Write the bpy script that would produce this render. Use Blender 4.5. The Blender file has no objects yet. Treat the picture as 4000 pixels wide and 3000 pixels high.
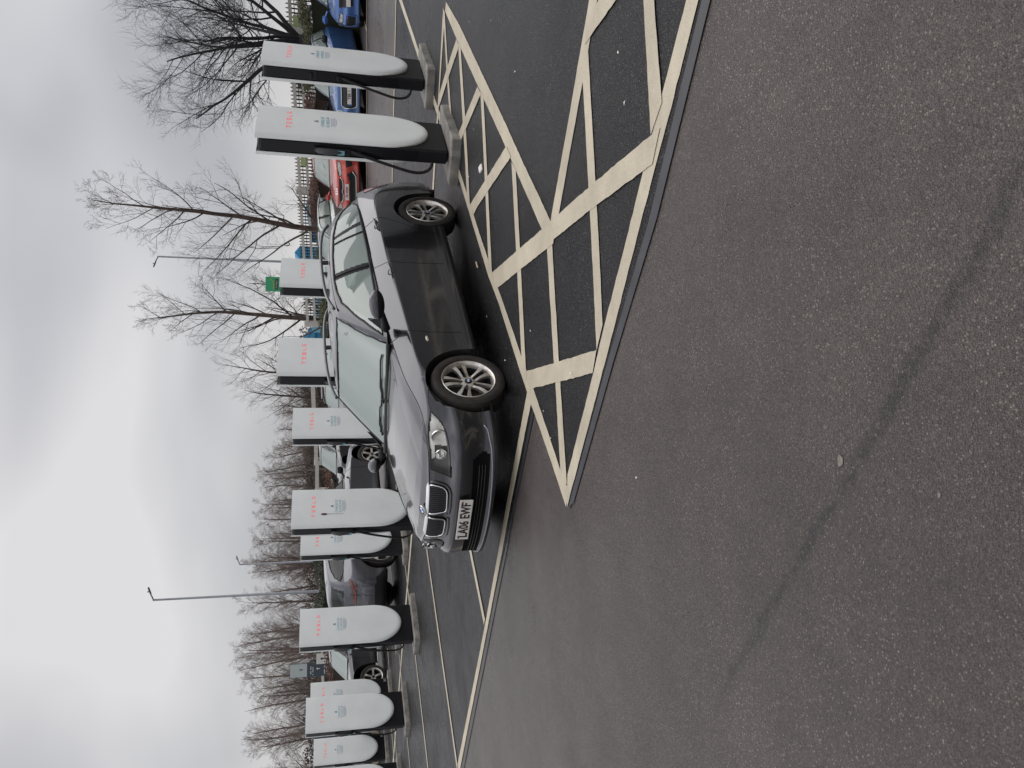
import bpy, bmesh, math, random
import numpy as np
from mathutils import Vector, Matrix, Euler

S = bpy.context.scene
COL = S.collection
PI = math.pi
rnd = random.Random(7)

# ------------------------------------------------------------------ camera
cam = bpy.data.cameras.new('camera')
cam_o = bpy.data.objects.new('camera', cam)
COL.objects.link(cam_o)
CO = Vector((-0.0777, 0.0, 1.5027))
CR = Vector((0.9999177, -0.0107328, 0.0070329))   # right of the upright photograph
CU = Vector((-0.0043306, 0.2336662, 0.9723072))   # up of the upright photograph
CF = CR.cross(CU) * -1.0
# the phone was held upright and the picture is stored turned: picture right = scene down
X_, Y_, Z_ = -CU, CR, -CF
cam_o.matrix_world = Matrix(((X_.x, Y_.x, Z_.x, CO.x), (X_.y, Y_.y, Z_.y, CO.y), (X_.z, Y_.z, Z_.z, CO.z), (0, 0, 0, 1)))
cam.sensor_fit = 'HORIZONTAL'
cam.sensor_width = 36
cam.lens = 27.56
cam.clip_start = 0.05
cam.clip_end = 2000
S.camera = cam_o

# ------------------------------------------------------------------ world, sun, exposure
SUN_EL, SUN_AZ = math.radians(50), math.radians(60)     # azimuth measured from +Y towards +X
W = bpy.data.worlds.new('World')
S.world = W
W.use_nodes = True
wt = W.node_tree
wt.nodes.clear()
def wn(t, **k):
    n = wt.nodes.new(t)
    for a, b in k.items():
        setattr(n, a, b)
    return n
out = wn('ShaderNodeOutputWorld')
bg = wn('ShaderNodeBackground')
sky = wn('ShaderNodeTexSky', sky_type='NISHITA')
sky.sun_disc = False
sky.sun_elevation = SUN_EL
sky.sun_rotation = SUN_AZ
skyb = wn('ShaderNodeVectorMath', operation='SCALE')
skyb.inputs['Scale'].default_value = 0.08
wt.links.new(sky.outputs[0], skyb.inputs[0])
tc = wn('ShaderNodeTexCoord')
mp = wn('ShaderNodeMapping')
mp.inputs['Scale'].default_value = (1.0, 1.0, 2.0)
mp.inputs['Rotation'].default_value = (0.0, 0.42, 0.3)
wt.links.new(tc.outputs['Generated'], mp.inputs[0])
nz = wn('ShaderNodeTexNoise')
nz.inputs['Scale'].default_value = 1.9
nz.inputs['Detail'].default_value = 3.2
nz.inputs['Roughness'].default_value = 0.42
nz.inputs['Distortion'].default_value = 0.35
wt.links.new(mp.outputs[0], nz.inputs['Vector'])
rp = wn('ShaderNodeValToRGB')
rp.color_ramp.elements[0].position = 0.36
rp.color_ramp.elements[0].color = (0.385, 0.385, 0.41, 1)
rp.color_ramp.elements[1].position = 0.66
rp.color_ramp.elements[1].color = (0.73, 0.715, 0.72, 1)
wt.links.new(nz.outputs[0], rp.inputs[0])
sep = wn('ShaderNodeSeparateXYZ')
wt.links.new(tc.outputs['Generated'], sep.inputs[0])
mr = wn('ShaderNodeMapRange')                      # overcast sky: about twice as bright overhead as at the horizon
mr.inputs['From Min'].default_value = 0.32
mr.inputs['From Max'].default_value = 1.0
mr.inputs['To Min'].default_value = 0.96
mr.inputs['To Max'].default_value = 2.5
wt.links.new(sep.outputs['Z'], mr.inputs['Value'])
sc = wn('ShaderNodeVectorMath', operation='SCALE')
wt.links.new(rp.outputs[0], sc.inputs[0])
wt.links.new(mr.outputs[0], sc.inputs['Scale'])
mx = wn('ShaderNodeMix', data_type='RGBA')
mx.inputs[0].default_value = 0.9
wt.links.new(skyb.outputs[0], mx.inputs[6])
wt.links.new(sc.outputs[0], mx.inputs[7])
wt.links.new(mx.outputs[2], bg.inputs[0])
bg.inputs[1].default_value = 1.0
wt.links.new(bg.outputs[0], out.inputs[0])

sun = bpy.data.lights.new('sun', 'SUN')
sun.energy = 1.0
sun.angle = math.radians(60)
sun.color = (1.0, 0.965, 0.92)
sun_o = bpy.data.objects.new('sun', sun)
COL.objects.link(sun_o)
sd = Vector((math.sin(SUN_AZ) * math.cos(SUN_EL), math.cos(SUN_AZ) * math.cos(SUN_EL), math.sin(SUN_EL)))
sun_o.rotation_euler = sd.to_track_quat('Z', 'Y').to_euler()
sun_o.location = (0, 10, 30)

S.view_settings.view_transform = 'Standard'
S.view_settings.look = 'None'
S.view_settings.gamma = 1
S.view_settings.exposure = 0.17
S.render.engine = 'CYCLES'
S.cycles.max_bounces = 8
S.cycles.transparent_max_bounces = 12

# ------------------------------------------------------------------ materials
MATS = {}
def principled(name, col=(.5, .5, .5), rough=.5, metal=0., coat=0., coat_r=.05, spec=.5, bump=None, var=None, emit=None, sheen=0):
    """bump=(scale, strength, distance); var=(scale, amount)"""
    if name in MATS:
        return MATS[name]
    m = bpy.data.materials.new(name)
    m.use_nodes = True
    nt = m.node_tree
    b = nt.nodes['Principled BSDF']
    b.inputs['Base Color'].default_value = (*col, 1)
    b.inputs['Roughness'].default_value = rough
    b.inputs['Metallic'].default_value = metal
    b.inputs['Coat Weight'].default_value = coat
    b.inputs['Coat Roughness'].default_value = coat_r
    b.inputs['Specular IOR Level'].default_value = spec
    if emit:
        b.inputs['Emission Color'].default_value = (*emit[:3], 1)
        b.inputs['Emission Strength'].default_value = emit[3]
    if var or bump:
        co = nt.nodes.new('ShaderNodeTexCoord')
    if var:
        n = nt.nodes.new('ShaderNodeTexNoise')
        n.inputs['Scale'].default_value = var[0]
        n.inputs['Detail'].default_value = 6
        nt.links.new(co.outputs['Object'], n.inputs['Vector'])
        r = nt.nodes.new('ShaderNodeMapRange')
        r.inputs['From Min'].default_value = .3
        r.inputs['From Max'].default_value = .7
        r.inputs['To Min'].default_value = 1 - var[1]
        r.inputs['To Max'].default_value = 1 + var[1]
        nt.links.new(n.outputs[0], r.inputs[0])
        v = nt.nodes.new('ShaderNodeVectorMath')
        v.operation = 'SCALE'
        v.inputs[0].default_value = col
        nt.links.new(r.outputs[0], v.inputs['Scale'])
        nt.links.new(v.outputs[0], b.inputs['Base Color'])
    if bump:
        n = nt.nodes.new('ShaderNodeTexNoise')
        n.inputs['Scale'].default_value = bump[0]
        n.inputs['Detail'].default_value = 4
        nt.links.new(co.outputs['Object'], n.inputs['Vector'])
        bn = nt.nodes.new('ShaderNodeBump')
        bn.inputs['Strength'].default_value = bump[1]
        bn.inputs['Distance'].default_value = bump[2]
        nt.links.new(n.outputs[0], bn.inputs['Height'])
        nt.links.new(bn.outputs[0], b.inputs['Normal'])
    MATS[name] = m
    return m

def paint(name, col, metal=.55, rough=.38, dirt=.12, low=.45, coat=1., dcol=(.055, .048, .042)):
    """metallic lacquer with fine flake and a film of road dirt that follows the height above ground"""
    if name in MATS:
        return MATS[name]
    m = bpy.data.materials.new(name)
    m.use_nodes = True
    nt = m.node_tree
    N, Lk = nt.nodes, nt.links
    b = N['Principled BSDF']
    b.inputs['Metallic'].default_value = metal
    b.inputs['Coat Weight'].default_value = coat
    b.inputs['Coat Roughness'].default_value = .04
    b.inputs['Coat IOR'].default_value = 1.5
    co = N.new('ShaderNodeTexCoord')
    n1 = N.new('ShaderNodeTexNoise')
    n1.inputs['Scale'].default_value = 9
    n1.inputs['Detail'].default_value = 7
    Lk.new(co.outputs['Object'], n1.inputs['Vector'])
    sp = N.new('ShaderNodeSeparateXYZ')
    Lk.new(co.outputs['Object'], sp.inputs[0])
    zr = N.new('ShaderNodeMapRange')
    zr.inputs['From Min'].default_value = .82
    zr.inputs['From Max'].default_value = .15
    Lk.new(sp.outputs['Z'], zr.inputs[0])
    mu = N.new('ShaderNodeMath')
    mu.operation = 'MULTIPLY'
    Lk.new(zr.outputs[0], mu.inputs[0])
    Lk.new(n1.outputs[0], mu.inputs[1])
    m2 = N.new('ShaderNodeMath')
    m2.operation = 'MULTIPLY_ADD'
    m2.inputs[1].default_value = low
    Lk.new(mu.outputs[0], m2.inputs[0])
    md = N.new('ShaderNodeMath')
    md.operation = 'MULTIPLY'
    md.inputs[1].default_value = dirt
    Lk.new(n1.outputs[0], md.inputs[0])
    Lk.new(md.outputs[0], m2.inputs[2])
    mix = N.new('ShaderNodeMix')
    mix.data_type = 'RGBA'
    mix.inputs[6].default_value = (*col, 1)
    mix.inputs[7].default_value = (*dcol, 1)
    Lk.new(m2.outputs[0], mix.inputs[0])
    Lk.new(mix.outputs[2], b.inputs['Base Color'])
    rr = N.new('ShaderNodeMapRange')
    rr.inputs['To Min'].default_value = rough
    rr.inputs['To Max'].default_value = .75
    Lk.new(m2.outputs[0], rr.inputs[0])
    Lk.new(rr.outputs[0], b.inputs['Roughness'])
    cr = N.new('ShaderNodeMapRange')
    cr.inputs['To Min'].default_value = .045
    cr.inputs['To Max'].default_value = .45
    Lk.new(m2.outputs[0], cr.inputs[0])
    Lk.new(cr.outputs[0], b.inputs['Coat Roughness'])
    MATS[name] = m
    return m

def glassmat(name, tint=(.62, .74, .70), haze=.10, hazecol=(.30, .36, .34), ior=1.5, rough=.02):
    if name in MATS:
        return MATS[name]
    m = bpy.data.materials.new(name)
    m.use_nodes = True
    nt = m.node_tree
    N, Lk = nt.nodes, nt.links
    N.clear()
    o = N.new('ShaderNodeOutputMaterial')
    t = N.new('ShaderNodeBsdfTransparent')
    t.inputs[0].default_value = (*tint, 1)
    g = N.new('ShaderNodeBsdfGlossy')
    g.inputs['Roughness'].default_value = rough
    d = N.new('ShaderNodeBsdfDiffuse')
    d.inputs[0].default_value = (*hazecol, 1)
    a = N.new('ShaderNodeMixShader')
    a.inputs[0].default_value = haze
    Lk.new(t.outputs[0], a.inputs[1])
    Lk.new(d.outputs[0], a.inputs[2])
    f = N.new('ShaderNodeFresnel')
    f.inputs[0].default_value = ior
    b = N.new('ShaderNodeMixShader')
    Lk.new(f.outputs[0], b.inputs[0])
    Lk.new(a.outputs[0], b.inputs[1])
    Lk.new(g.outputs[0], b.inputs[2])
    Lk.new(b.outputs[0], o.inputs[0])
    MATS[name] = m
    return m

def asphalt(name, base, stone, chips, rough, scale=150., patch=.25, wet=0.0, bump=.5, joint=None, chipf=.86, spec=.5):
    m = bpy.data.materials.new(name)
    m.use_nodes = True
    nt = m.node_tree
    N, Lk = nt.nodes, nt.links
    b = N['Principled BSDF']
    geo = N.new('ShaderNodeNewGeometry')
    def noise(s, d=4, r=.55, src=None):
        n = N.new('ShaderNodeTexNoise')
        n.inputs['Scale'].default_value = s
        n.inputs['Detail'].default_value = d
        n.inputs['Roughness'].default_value = r
        Lk.new(src or geo.outputs['Position'], n.inputs['Vector'])
        return n.outputs[0]
    def ramp(src, lo, hi, a=0., c=1.):
        n = N.new('ShaderNodeMapRange')
        n.inputs['From Min'].default_value = lo
        n.inputs['From Max'].default_value = hi
        n.inputs['To Min'].default_value = a
        n.inputs['To Max'].default_value = c
        Lk.new(src, n.inputs[0])
        return n.outputs[0]
    def mul(a, c):
        n = N.new('ShaderNodeMath')
        n.operation = 'MULTIPLY'
        for i, v in enumerate((a, c)):
            if isinstance(v, float):
                n.inputs[i].default_value = v
            else:
                Lk.new(v, n.inputs[i])
        return n.outputs[0]
    v = N.new('ShaderNodeTexVoronoi')
    v.inputs['Scale'].default_value = scale
    Lk.new(geo.outputs['Position'], v.inputs['Vector'])
    sv = N.new('ShaderNodeSeparateColor')
    Lk.new(v.outputs['Color'], sv.inputs[0])
    v2 = N.new('ShaderNodeTexVoronoi')
    v2.inputs['Scale'].default_value = scale * .8
    Lk.new(geo.outputs['Position'], v2.inputs['Vector'])
    sv2 = N.new('ShaderNodeSeparateColor')
    Lk.new(v2.outputs['Color'], sv2.inputs[0])
    mixa = N.new('ShaderNodeMix')
    mixa.data_type = 'RGBA'
    mixa.inputs[6].default_value = (*base, 1)
    mixa.inputs[7].default_value = (*stone, 1)
    Lk.new(ramp(sv.outputs[0], .1, .95), mixa.inputs[0])
    mixb = N.new('ShaderNodeMix')
    mixb.data_type = 'RGBA'
    Lk.new(mixa.outputs[2], mixb.inputs[6])
    mixb.inputs[7].default_value = (*chips, 1)
    chipmask = mul(ramp(sv2.outputs[1], chipf, chipf + .04), ramp(v2.outputs['Distance'], .55, .35))
    Lk.new(mul(chipmask, ramp(noise(1.3, 3), .35, .65, .35, 1.)), mixb.inputs[0])
    big = mul(ramp(noise(.45, 6, .6), .3, .7, 1 - patch, 1 + patch), mul(ramp(noise(1.7, 3, .5), .66, .74, 1., .80), ramp(noise(.17, 3, .5), .35, .65, .90, 1.10)))
    mid = ramp(noise(3.1, 5, .6), .3, .7, .86, 1.14)
    pores = ramp(v.outputs['Distance'], .25, .75, 1.0, .55)
    al = mul(mul(big, mid), pores)
    if joint:                                  # an old paving joint, open and dirty
        (x0, y0), (x1, y1) = joint
        L_ = math.hypot(x1 - x0, y1 - y0)
        dt = N.new('ShaderNodeVectorMath'); dt.operation = 'DOT_PRODUCT'
        Lk.new(geo.outputs['Position'], dt.inputs[0]); dt.inputs[1].default_value = (-(y1 - y0) / L_, (x1 - x0) / L_, 0)
        c0 = -(y1 - y0) / L_ * x0 + (x1 - x0) / L_ * y0
        wob = ramp(noise(1.9, 5, .7), .2, .8, -.035, .035)
        sb = N.new('ShaderNodeMath'); sb.operation = 'ADD'; Lk.new(dt.outputs['Value'], sb.inputs[0]); Lk.new(wob, sb.inputs[1])
        s2 = N.new('ShaderNodeMath'); s2.operation = 'SUBTRACT'; Lk.new(sb.outputs[0], s2.inputs[0]); s2.inputs[1].default_value = c0
        ab = N.new('ShaderNodeMath'); ab.operation = 'ABSOLUTE'; Lk.new(s2.outputs[0], ab.inputs[0])
        near = ramp(ab.outputs[0], .0, .040, 1., 0.)
        along = N.new('ShaderNodeVectorMath'); along.operation = 'DOT_PRODUCT'
        Lk.new(geo.outputs['Position'], along.inputs[0]); along.inputs[1].default_value = ((x1 - x0) / L_, (y1 - y0) / L_, 0)
        a0 = (x1 - x0) / L_ * x0 + (y1 - y0) / L_ * y0
        win = mul(ramp(along.outputs['Value'], a0 - .25, a0 + .15), ramp(along.outputs['Value'], a0 + L_ - .1, a0 + L_ + .5, 1., 0.))
        strg = mul(mul(near, ramp(noise(38, 4, .8), .36, .58)), mul(win, ramp(noise(3.5, 5, .7), .30, .52, .25, 1.)))
        inv = ramp(strg, 0., .6, 1., .42)
        al = mul(al, inv)
    vs = N.new('ShaderNodeVectorMath')
    vs.operation = 'SCALE'
    Lk.new(mixb.outputs[2], vs.inputs[0])
    Lk.new(al, vs.inputs['Scale'])
    Lk.new(vs.outputs[0], b.inputs['Base Color'])
    rr = ramp(noise(.7, 5, .6), .35, .65, rough - wet, rough + .12)
    Lk.new(rr, b.inputs['Roughness'])
    b.inputs['Specular IOR Level'].default_value = spec
    bn = N.new('ShaderNodeBump')
    bn.inputs['Strength'].default_value = bump
    bn.inputs['Distance'].default_value = .004
    ad = N.new('ShaderNodeMath')
    ad.operation = 'ADD'
    Lk.new(mul(ramp(v.outputs['Distance'], 0., .8, 1., 0.), ramp(sv.outputs[2], 0, 1, .5, 1.)), ad.inputs[0])
    Lk.new(mul(noise(scale * 2.2, 2), .5), ad.inputs[1])
    Lk.new(ad.outputs[0], bn.inputs['Height'])
    Lk.new(bn.outputs[0], b.inputs['Normal'])
    MATS[name] = m
    return m

def roadpaint(name, col):
    m = bpy.data.materials.new(name)
    m.use_nodes = True
    nt = m.node_tree
    N, Lk = nt.nodes, nt.links
    b = N['Principled BSDF']
    geo = N.new('ShaderNodeNewGeometry')
    def noise(s, d, r=.6):
        n = N.new('ShaderNodeTexNoise')
        n.inputs['Scale'].default_value = s
        n.inputs['Detail'].default_value = d
        n.inputs['Roughness'].default_value = r
        Lk.new(geo.outputs['Position'], n.inputs['Vector'])
        return n.outputs[0]
    def ramp(src, lo, hi, a, c):
        n = N.new('ShaderNodeMapRange')
        n.inputs['From Min'].default_value = lo
        n.inputs['From Max'].default_value = hi
        n.inputs['To Min'].default_value = a
        n.inputs['To Max'].default_value = c
        Lk.new(src, n.inputs[0])
        return n.outputs[0]
    worn = ramp(noise(85, 5, .75), .58, .68, 0, .8)
    stain = ramp(noise(2.6, 7, .68), .3, .7, .76, 1.12)
    fine = ramp(noise(160, 3), .3, .7, .90, 1.08)
    mx_ = N.new('ShaderNodeMath')
    mx_.operation = 'MULTIPLY'
    Lk.new(stain, mx_.inputs[0])
    Lk.new(fine, mx_.inputs[1])
    vs = N.new('ShaderNodeVectorMath')
    vs.operation = 'SCALE'
    vs.inputs[0].default_value = col
    Lk.new(mx_.outputs[0], vs.inputs['Scale'])
    mix = N.new('ShaderNodeMix')
    mix.data_type = 'RGBA'
    Lk.new(vs.outputs[0], mix.inputs[6])
    mix.inputs[7].default_value = (.20, .185, .16, 1)
    Lk.new(worn, mix.inputs[0])
    Lk.new(mix.outputs[2], b.inputs['Base Color'])
    b.inputs['Roughness'].default_value = .6
    bn = N.new('ShaderNodeBump')
    bn.inputs['Strength'].default_value = .4
    bn.inputs['Distance'].default_value = .003
    Lk.new(noise(130, 3), bn.inputs['Height'])
    Lk.new(bn.outputs[0], b.inputs['Normal'])
    MATS[name] = m
    return m

M_ROAD = asphalt('road asphalt', (.054, .0425, .0395), (.108, .088, .081), (.28, .25, .195), .36, 175, .26, .13, .9, joint=((-1.265, 2.864), (.62, 1.21)), chipf=.88)
M_BAY = asphalt('bay asphalt', (.0035, .0035, .0045), (.019, .019, .022), (.12, .12, .11), .37, 130, .35, .22, 1.0, spec=.24)
M_SEAL = principled('bitumen seal', (.028, .029, .034), .42, bump=(90, .3, .004), var=(6, .3))
M_LINE = roadpaint('line paint', (.47, .415, .315))
M_WHITE = principled('charger white', (.85, .88, .87), .32, coat=.3, coat_r=.25, var=(2.5, .05))
M_BLACK = principled('black plastic', (.007, .007, .009), .5, spec=.3, var=(5, .3))
M_GREYP = principled('grey plastic', (.045, .046, .05), .5)
M_RUB = principled('rubber', (.011, .010, .010), .62)
M_TYRE = principled('tyre', (.022, .018, .015), .78, bump=(40, .3, .004), var=(14, .5))
M_ALU = principled('alloy', (.64, .61, .57), .34, metal=.85, var=(20, .25))
M_GAPSHADE = principled('spoke gap shade', (.010, .009, .008), .75, metal=.0, var=(20, .4))  # near-black barrel: shade in the gaps between spokes put into the colour
M_CHR = principled('chrome', (.82, .82, .83), .10, metal=1)
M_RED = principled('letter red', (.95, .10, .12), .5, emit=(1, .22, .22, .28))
M_CONC = principled('concrete', (.225, .215, .195), .85, bump=(30, .5, .01), var=(6, .38))
M_GLASS = glassmat('car glass', (.74, .86, .82), .36, (.68, .82, .76), 2.2)  # pale diffuse share: sky reflected in the panes put into the colour
M_GLASSD = glassmat('dark car glass', (.35, .42, .40), .12, (.16, .20, .20))
M_LENS = glassmat('lamp lens', (.95, .95, .93), .04, (.7, .7, .68), 1.25)
M_PLATE = principled('plate white', (.66, .64, .60), .45, var=(30, .08))
M_INK = principled('black ink', (.010, .010, .012), .5)
M_SEAT = principled('seat cloth', (.10, .105, .105), .9, var=(20, .2))
M_TRIM = principled('cabin trim', (.045, .048, .05), .8)
M_FENCE = principled('fence paint', (.56, .54, .49), .6, var=(4, .12))
M_IRON = principled('dark iron', (.014, .018, .024), .5)
M_GALV = principled('galvanised steel', (.19, .20, .22), .5, metal=.5, var=(3, .15))
M_BARK = principled('bark', (.085, .062, .05), .9, bump=(25, .8, .02), var=(6, .4))
M_BARKD = principled('dark bark', (.030, .027, .030), .9, bump=(25, .8, .02), var=(6, .35))
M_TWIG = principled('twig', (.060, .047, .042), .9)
M_TWIGF = principled('far twig haze', (.19, .150, .132), .95)  # paler than the near twigs: distance haze put into the colour

# ------------------------------------------------------------------ mesh helpers
def tagp(o, label=None, cat=None, group=None, kind=None):
    if label: o['label'] = label
    if cat: o['category'] = cat
    if group: o['group'] = group
    if kind: o['kind'] = kind
    return o

def empty(name, M, label=None, cat=None, group=None):
    o = bpy.data.objects.new(name, None)
    o.empty_display_size = .2
    COL.objects.link(o)
    o.matrix_world = M if isinstance(M, Matrix) else Matrix.Translation(M)
    return tagp(o, label, cat, group)

def ident(m=None):
    return Matrix.Identity(4)

class MB:
    def __init__(s):
        s.v = []; s.f = []; s.mi = []; s.cur = 0
    def add(s, vs, fs):
        b = len(s.v)
        s.v += [tuple(p) for p in vs]
        s.f += [tuple(i + b for i in f) for f in fs]
        s.mi += [s.cur] * len(fs)
        return s
    def box(s, c, d, M=None, bev=0.):
        x, y, z = d[0] / 2, d[1] / 2, d[2] / 2
        if bev:
            pr = []
            e = bev
            for zz, ins in ((-z, e), (-z + e, 0), (z - e, 0), (z, e)):
                xx, yy = x - ins, y - ins
                pr.append([(-xx + e, -yy, zz), (xx - e, -yy, zz), (xx, -yy + e, zz), (xx, yy - e, zz), (xx - e, yy, zz), (-xx + e, yy, zz), (-xx, yy - e, zz), (-xx, -yy + e, zz)])
            vs = [p for r in pr for p in r]
            fs = [tuple(range(7, -1, -1)), tuple(range(24, 32))]
            for k in range(3):
                for i in range(8):
                    j = (i + 1) % 8
                    fs.append((k * 8 + i, k * 8 + j, k * 8 + 8 + j, k * 8 + 8 + i))
        else:
            vs = [(a, b_, c_) for c_ in (-z, z) for b_ in (-y, y) for a in (-x, x)]
            fs = [(0, 2, 3, 1), (4, 5, 7, 6), (0, 1, 5, 4), (2, 6, 7, 3), (0, 4, 6, 2), (1, 3, 7, 5)]
        T = Matrix.Translation(c) @ (M or Matrix.Identity(4))
        return s.add([T @ Vector(p) for p in vs], fs)
    def tube(s, pts, r, n=8, closed=False, caps=True):
        pts = [Vector(p) for p in pts]
        m = len(pts)
        rs = r if isinstance(r, (list, tuple)) else [r] * m
        up = None
        vs = []
        for i, p in enumerate(pts):
            if closed:
                d = pts[(i + 1) % m] - pts[i - 1]
            else:
                d = pts[min(i + 1, m - 1)] - pts[max(i - 1, 0)]
            if d.length < 1e-9: d = Vector((0, 0, 1))
            d.normalize()
            if up is None:
                a = Vector((0, 0, 1)) if abs(d.z) < .9 else Vector((1, 0, 0))
                up = (a - d * a.dot(d)).normalized()
            else:
                up = up - d * up.dot(d)
                up = up.normalized() if up.length > 1e-6 else d.orthogonal().normalized()
            sd_ = d.cross(up)
            for k in range(n):
                t = 2 * PI * k / n
                vs.append(p + (up * math.cos(t) + sd_ * math.sin(t)) * rs[i])
        fs = []
        for i in range(m if closed else m - 1):
            a, b_ = i * n, ((i + 1) % m) * n
            for k in range(n):
                l = (k + 1) % n
                fs.append((a + k, a + l, b_ + l, b_ + k))
        if caps and not closed:
            fs.append(tuple(range(n - 1, -1, -1)))
            fs.append(tuple(range((m - 1) * n, m * n)))
        return s.add(vs, fs)
    def lathe(s, prof, n=48, M=None, closed=False):
        """prof = [(radius, height along local Y)] ; axis local Y"""
        vs = []
        M = M or Matrix.Identity(4)
        for r, h_ in prof:
            for k in range(n):
                t = 2 * PI * k / n
                vs.append(M @ Vector((r * math.cos(t), h_, r * math.sin(t))))
        fs = []
        m = len(prof)
        for i in range(m if closed else m - 1):
            a, b_ = i * n, ((i + 1) % m) * n
            for k in range(n):
                l = (k + 1) % n
                fs.append((a + k, b_ + k, b_ + l, a + l))
        return s.add(vs, fs)
    def disc(s, r, h_, n=32, M=None):
        M = M or Matrix.Identity(4)
        vs = [M @ Vector((r * math.cos(2 * PI * k / n), h_, r * math.sin(2 * PI * k / n))) for k in range(n)]
        return s.add(vs, [tuple(range(n - 1, -1, -1))])
    def prism(s, poly, a, b_, M=None):
        """poly in local XZ extruded along Y from a to b"""
        M = M or Matrix.Identity(4)
        n = len(poly)
        vs = [M @ Vector((p[0], a, p[1])) for p in poly] + [M @ Vector((p[0], b_, p[1])) for p in poly]
        fs = [tuple(range(n)), tuple(range(2 * n - 1, n - 1, -1))]
        for i in range(n):
            j = (i + 1) % n
            fs.append((i, i + n, j + n, j))
        return s.add(vs, fs)
    def mesh(s, name, mats, smooth=False, auto=None):
        me = bpy.data.meshes.new(name)
        me.from_pydata(s.v, [], s.f)
        for m in (mats if isinstance(mats, (list, tuple)) else [mats]):
            me.materials.append(m)
        if any(s.mi):
            me.polygons.foreach_set('material_index', s.mi)
        if smooth or auto:
            me.polygons.foreach_set('use_smooth', [True] * len(me.polygons))
        if auto:
            bm = bmesh.new()
            bm.from_mesh(me)
            bmesh.ops.recalc_face_normals(bm, faces=bm.faces)
            for e in bm.edges:
                if len(e.link_faces) == 2 and e.calc_face_angle(0) > auto:
                    e.smooth = False
            bm.to_mesh(me)
            bm.free()
        me.update()
        return me
    def obj(s, name, mats, parent=None, smooth=False, auto=None, M=None, **k):
        return put(name, s.mesh(name, mats, smooth, auto), parent, M, **k)

def put(name, me, parent=None, M=None, **k):
    o = bpy.data.objects.new(name, me)
    COL.objects.link(o)
    if parent is not None:
        o.parent = parent
    if M is not None:
        if parent is not None:
            o.matrix_basis = M
        else:
            o.matrix_world = M
    return tagp(o, **k)

def copy_tree(o, M=None, parent=None):
    c = o.copy()
    COL.objects.link(c)
    if parent is not None:
        c.parent = parent
        c.matrix_parent_inverse = o.matrix_parent_inverse
    if M is not None:
        c.matrix_world = M
    for ch in o.children:
        copy_tree(ch, None, c)
    return c

def grid_obj(name, V, mask, mat, parent=None, flip=False, M=None, smooth=True, **k):
    """V (m,n,3) vertex grid, mask (m-1,n-1) faces kept"""
    m, n = V.shape[:2]
    idx = np.arange(m * n).reshape(m, n)
    q = np.stack([idx[:-1, :-1], idx[1:, :-1], idx[1:, 1:], idx[:-1, 1:]], -1)[mask]
    if len(q) == 0:
        return None
    if flip:
        q = q[:, ::-1]
    used, inv = np.unique(q, return_inverse=True)
    inv = inv.reshape(q.shape)
    co = V.reshape(-1, 3)[used]
    me = bpy.data.meshes.new(name)
    me.vertices.add(len(co))
    me.vertices.foreach_set('co', co.astype(np.float32).ravel())
    me.loops.add(inv.size)
    me.loops.foreach_set('vertex_index', inv.astype(np.int32).ravel())
    me.polygons.add(len(inv))
    me.polygons.foreach_set('loop_start', np.arange(0, inv.size, 4, dtype=np.int32))
    me.polygons.foreach_set('loop_total', np.full(len(inv), 4, dtype=np.int32))
    me.polygons.foreach_set('use_smooth', np.ones(len(inv), dtype=bool) if smooth else np.zeros(len(inv), dtype=bool))
    me.materials.append(mat)
    me.update()
    me.validate()
    return put(name, me, parent, M, **k)

def inpoly(px, py, poly):
    r = np.zeros(px.shape, bool)
    n = len(poly)
    for i in range(n):
        x1, y1 = poly[i]
        x2, y2 = poly[(i + 1) % n]
        c = ((y1 > py) != (y2 > py))
        with np.errstate(divide='ignore', invalid='ignore'):
            xi = (x2 - x1) * (py - y1) / (y2 - y1 + 1e-12) + x1
        r ^= c & (px < xi)
    return r

_FONT_CACHE = {}
def text_mb(txt, size, mb, M, thick=.0015, sx=1., spacing=1., bold=0.):
    """writes raised lettering into mesh builder; M maps text plane (x right, z up, y towards reader = -Y)"""
    key = (txt, spacing, bold)
    if key not in _FONT_CACHE:
        cu = bpy.data.curves.new('t', 'FONT')
        cu.body = txt
        cu.size = 1
        cu.align_x = 'CENTER'
        cu.align_y = 'CENTER'
        cu.space_character = spacing
        cu.resolution_u = 3
        cu.extrude = .02
        cu.offset = bold
        o = bpy.data.objects.new('t', cu)
        COL.objects.link(o)
        dg = bpy.context.evaluated_depsgraph_get()
        me = o.evaluated_get(dg).to_mesh()
        _FONT_CACHE[key] = ([tuple(v.co) for v in me.vertices], [tuple(p.vertices) for p in me.polygons])
        o.evaluated_get(dg).to_mesh_clear()
        bpy.data.objects.remove(o)
        bpy.data.curves.remove(cu)
    vs, fs = _FONT_CACHE[key]
    out_ = [M @ Vector((v[0] * size * sx, -v[2] / .02 * thick - thick, v[1] * size)) for v in vs]
    mb.add(out_, fs)

# ------------------------------------------------------------------ the lie of the land
HX = [-400., -40., -2.5, -1.5, 0., 40., 400.]
HZ = [-1.25, -1.25, -.118, -.0775, 0., 2.068, 2.068]
def gh(x):
    return float(np.interp(x, HX, HZ))

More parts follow.
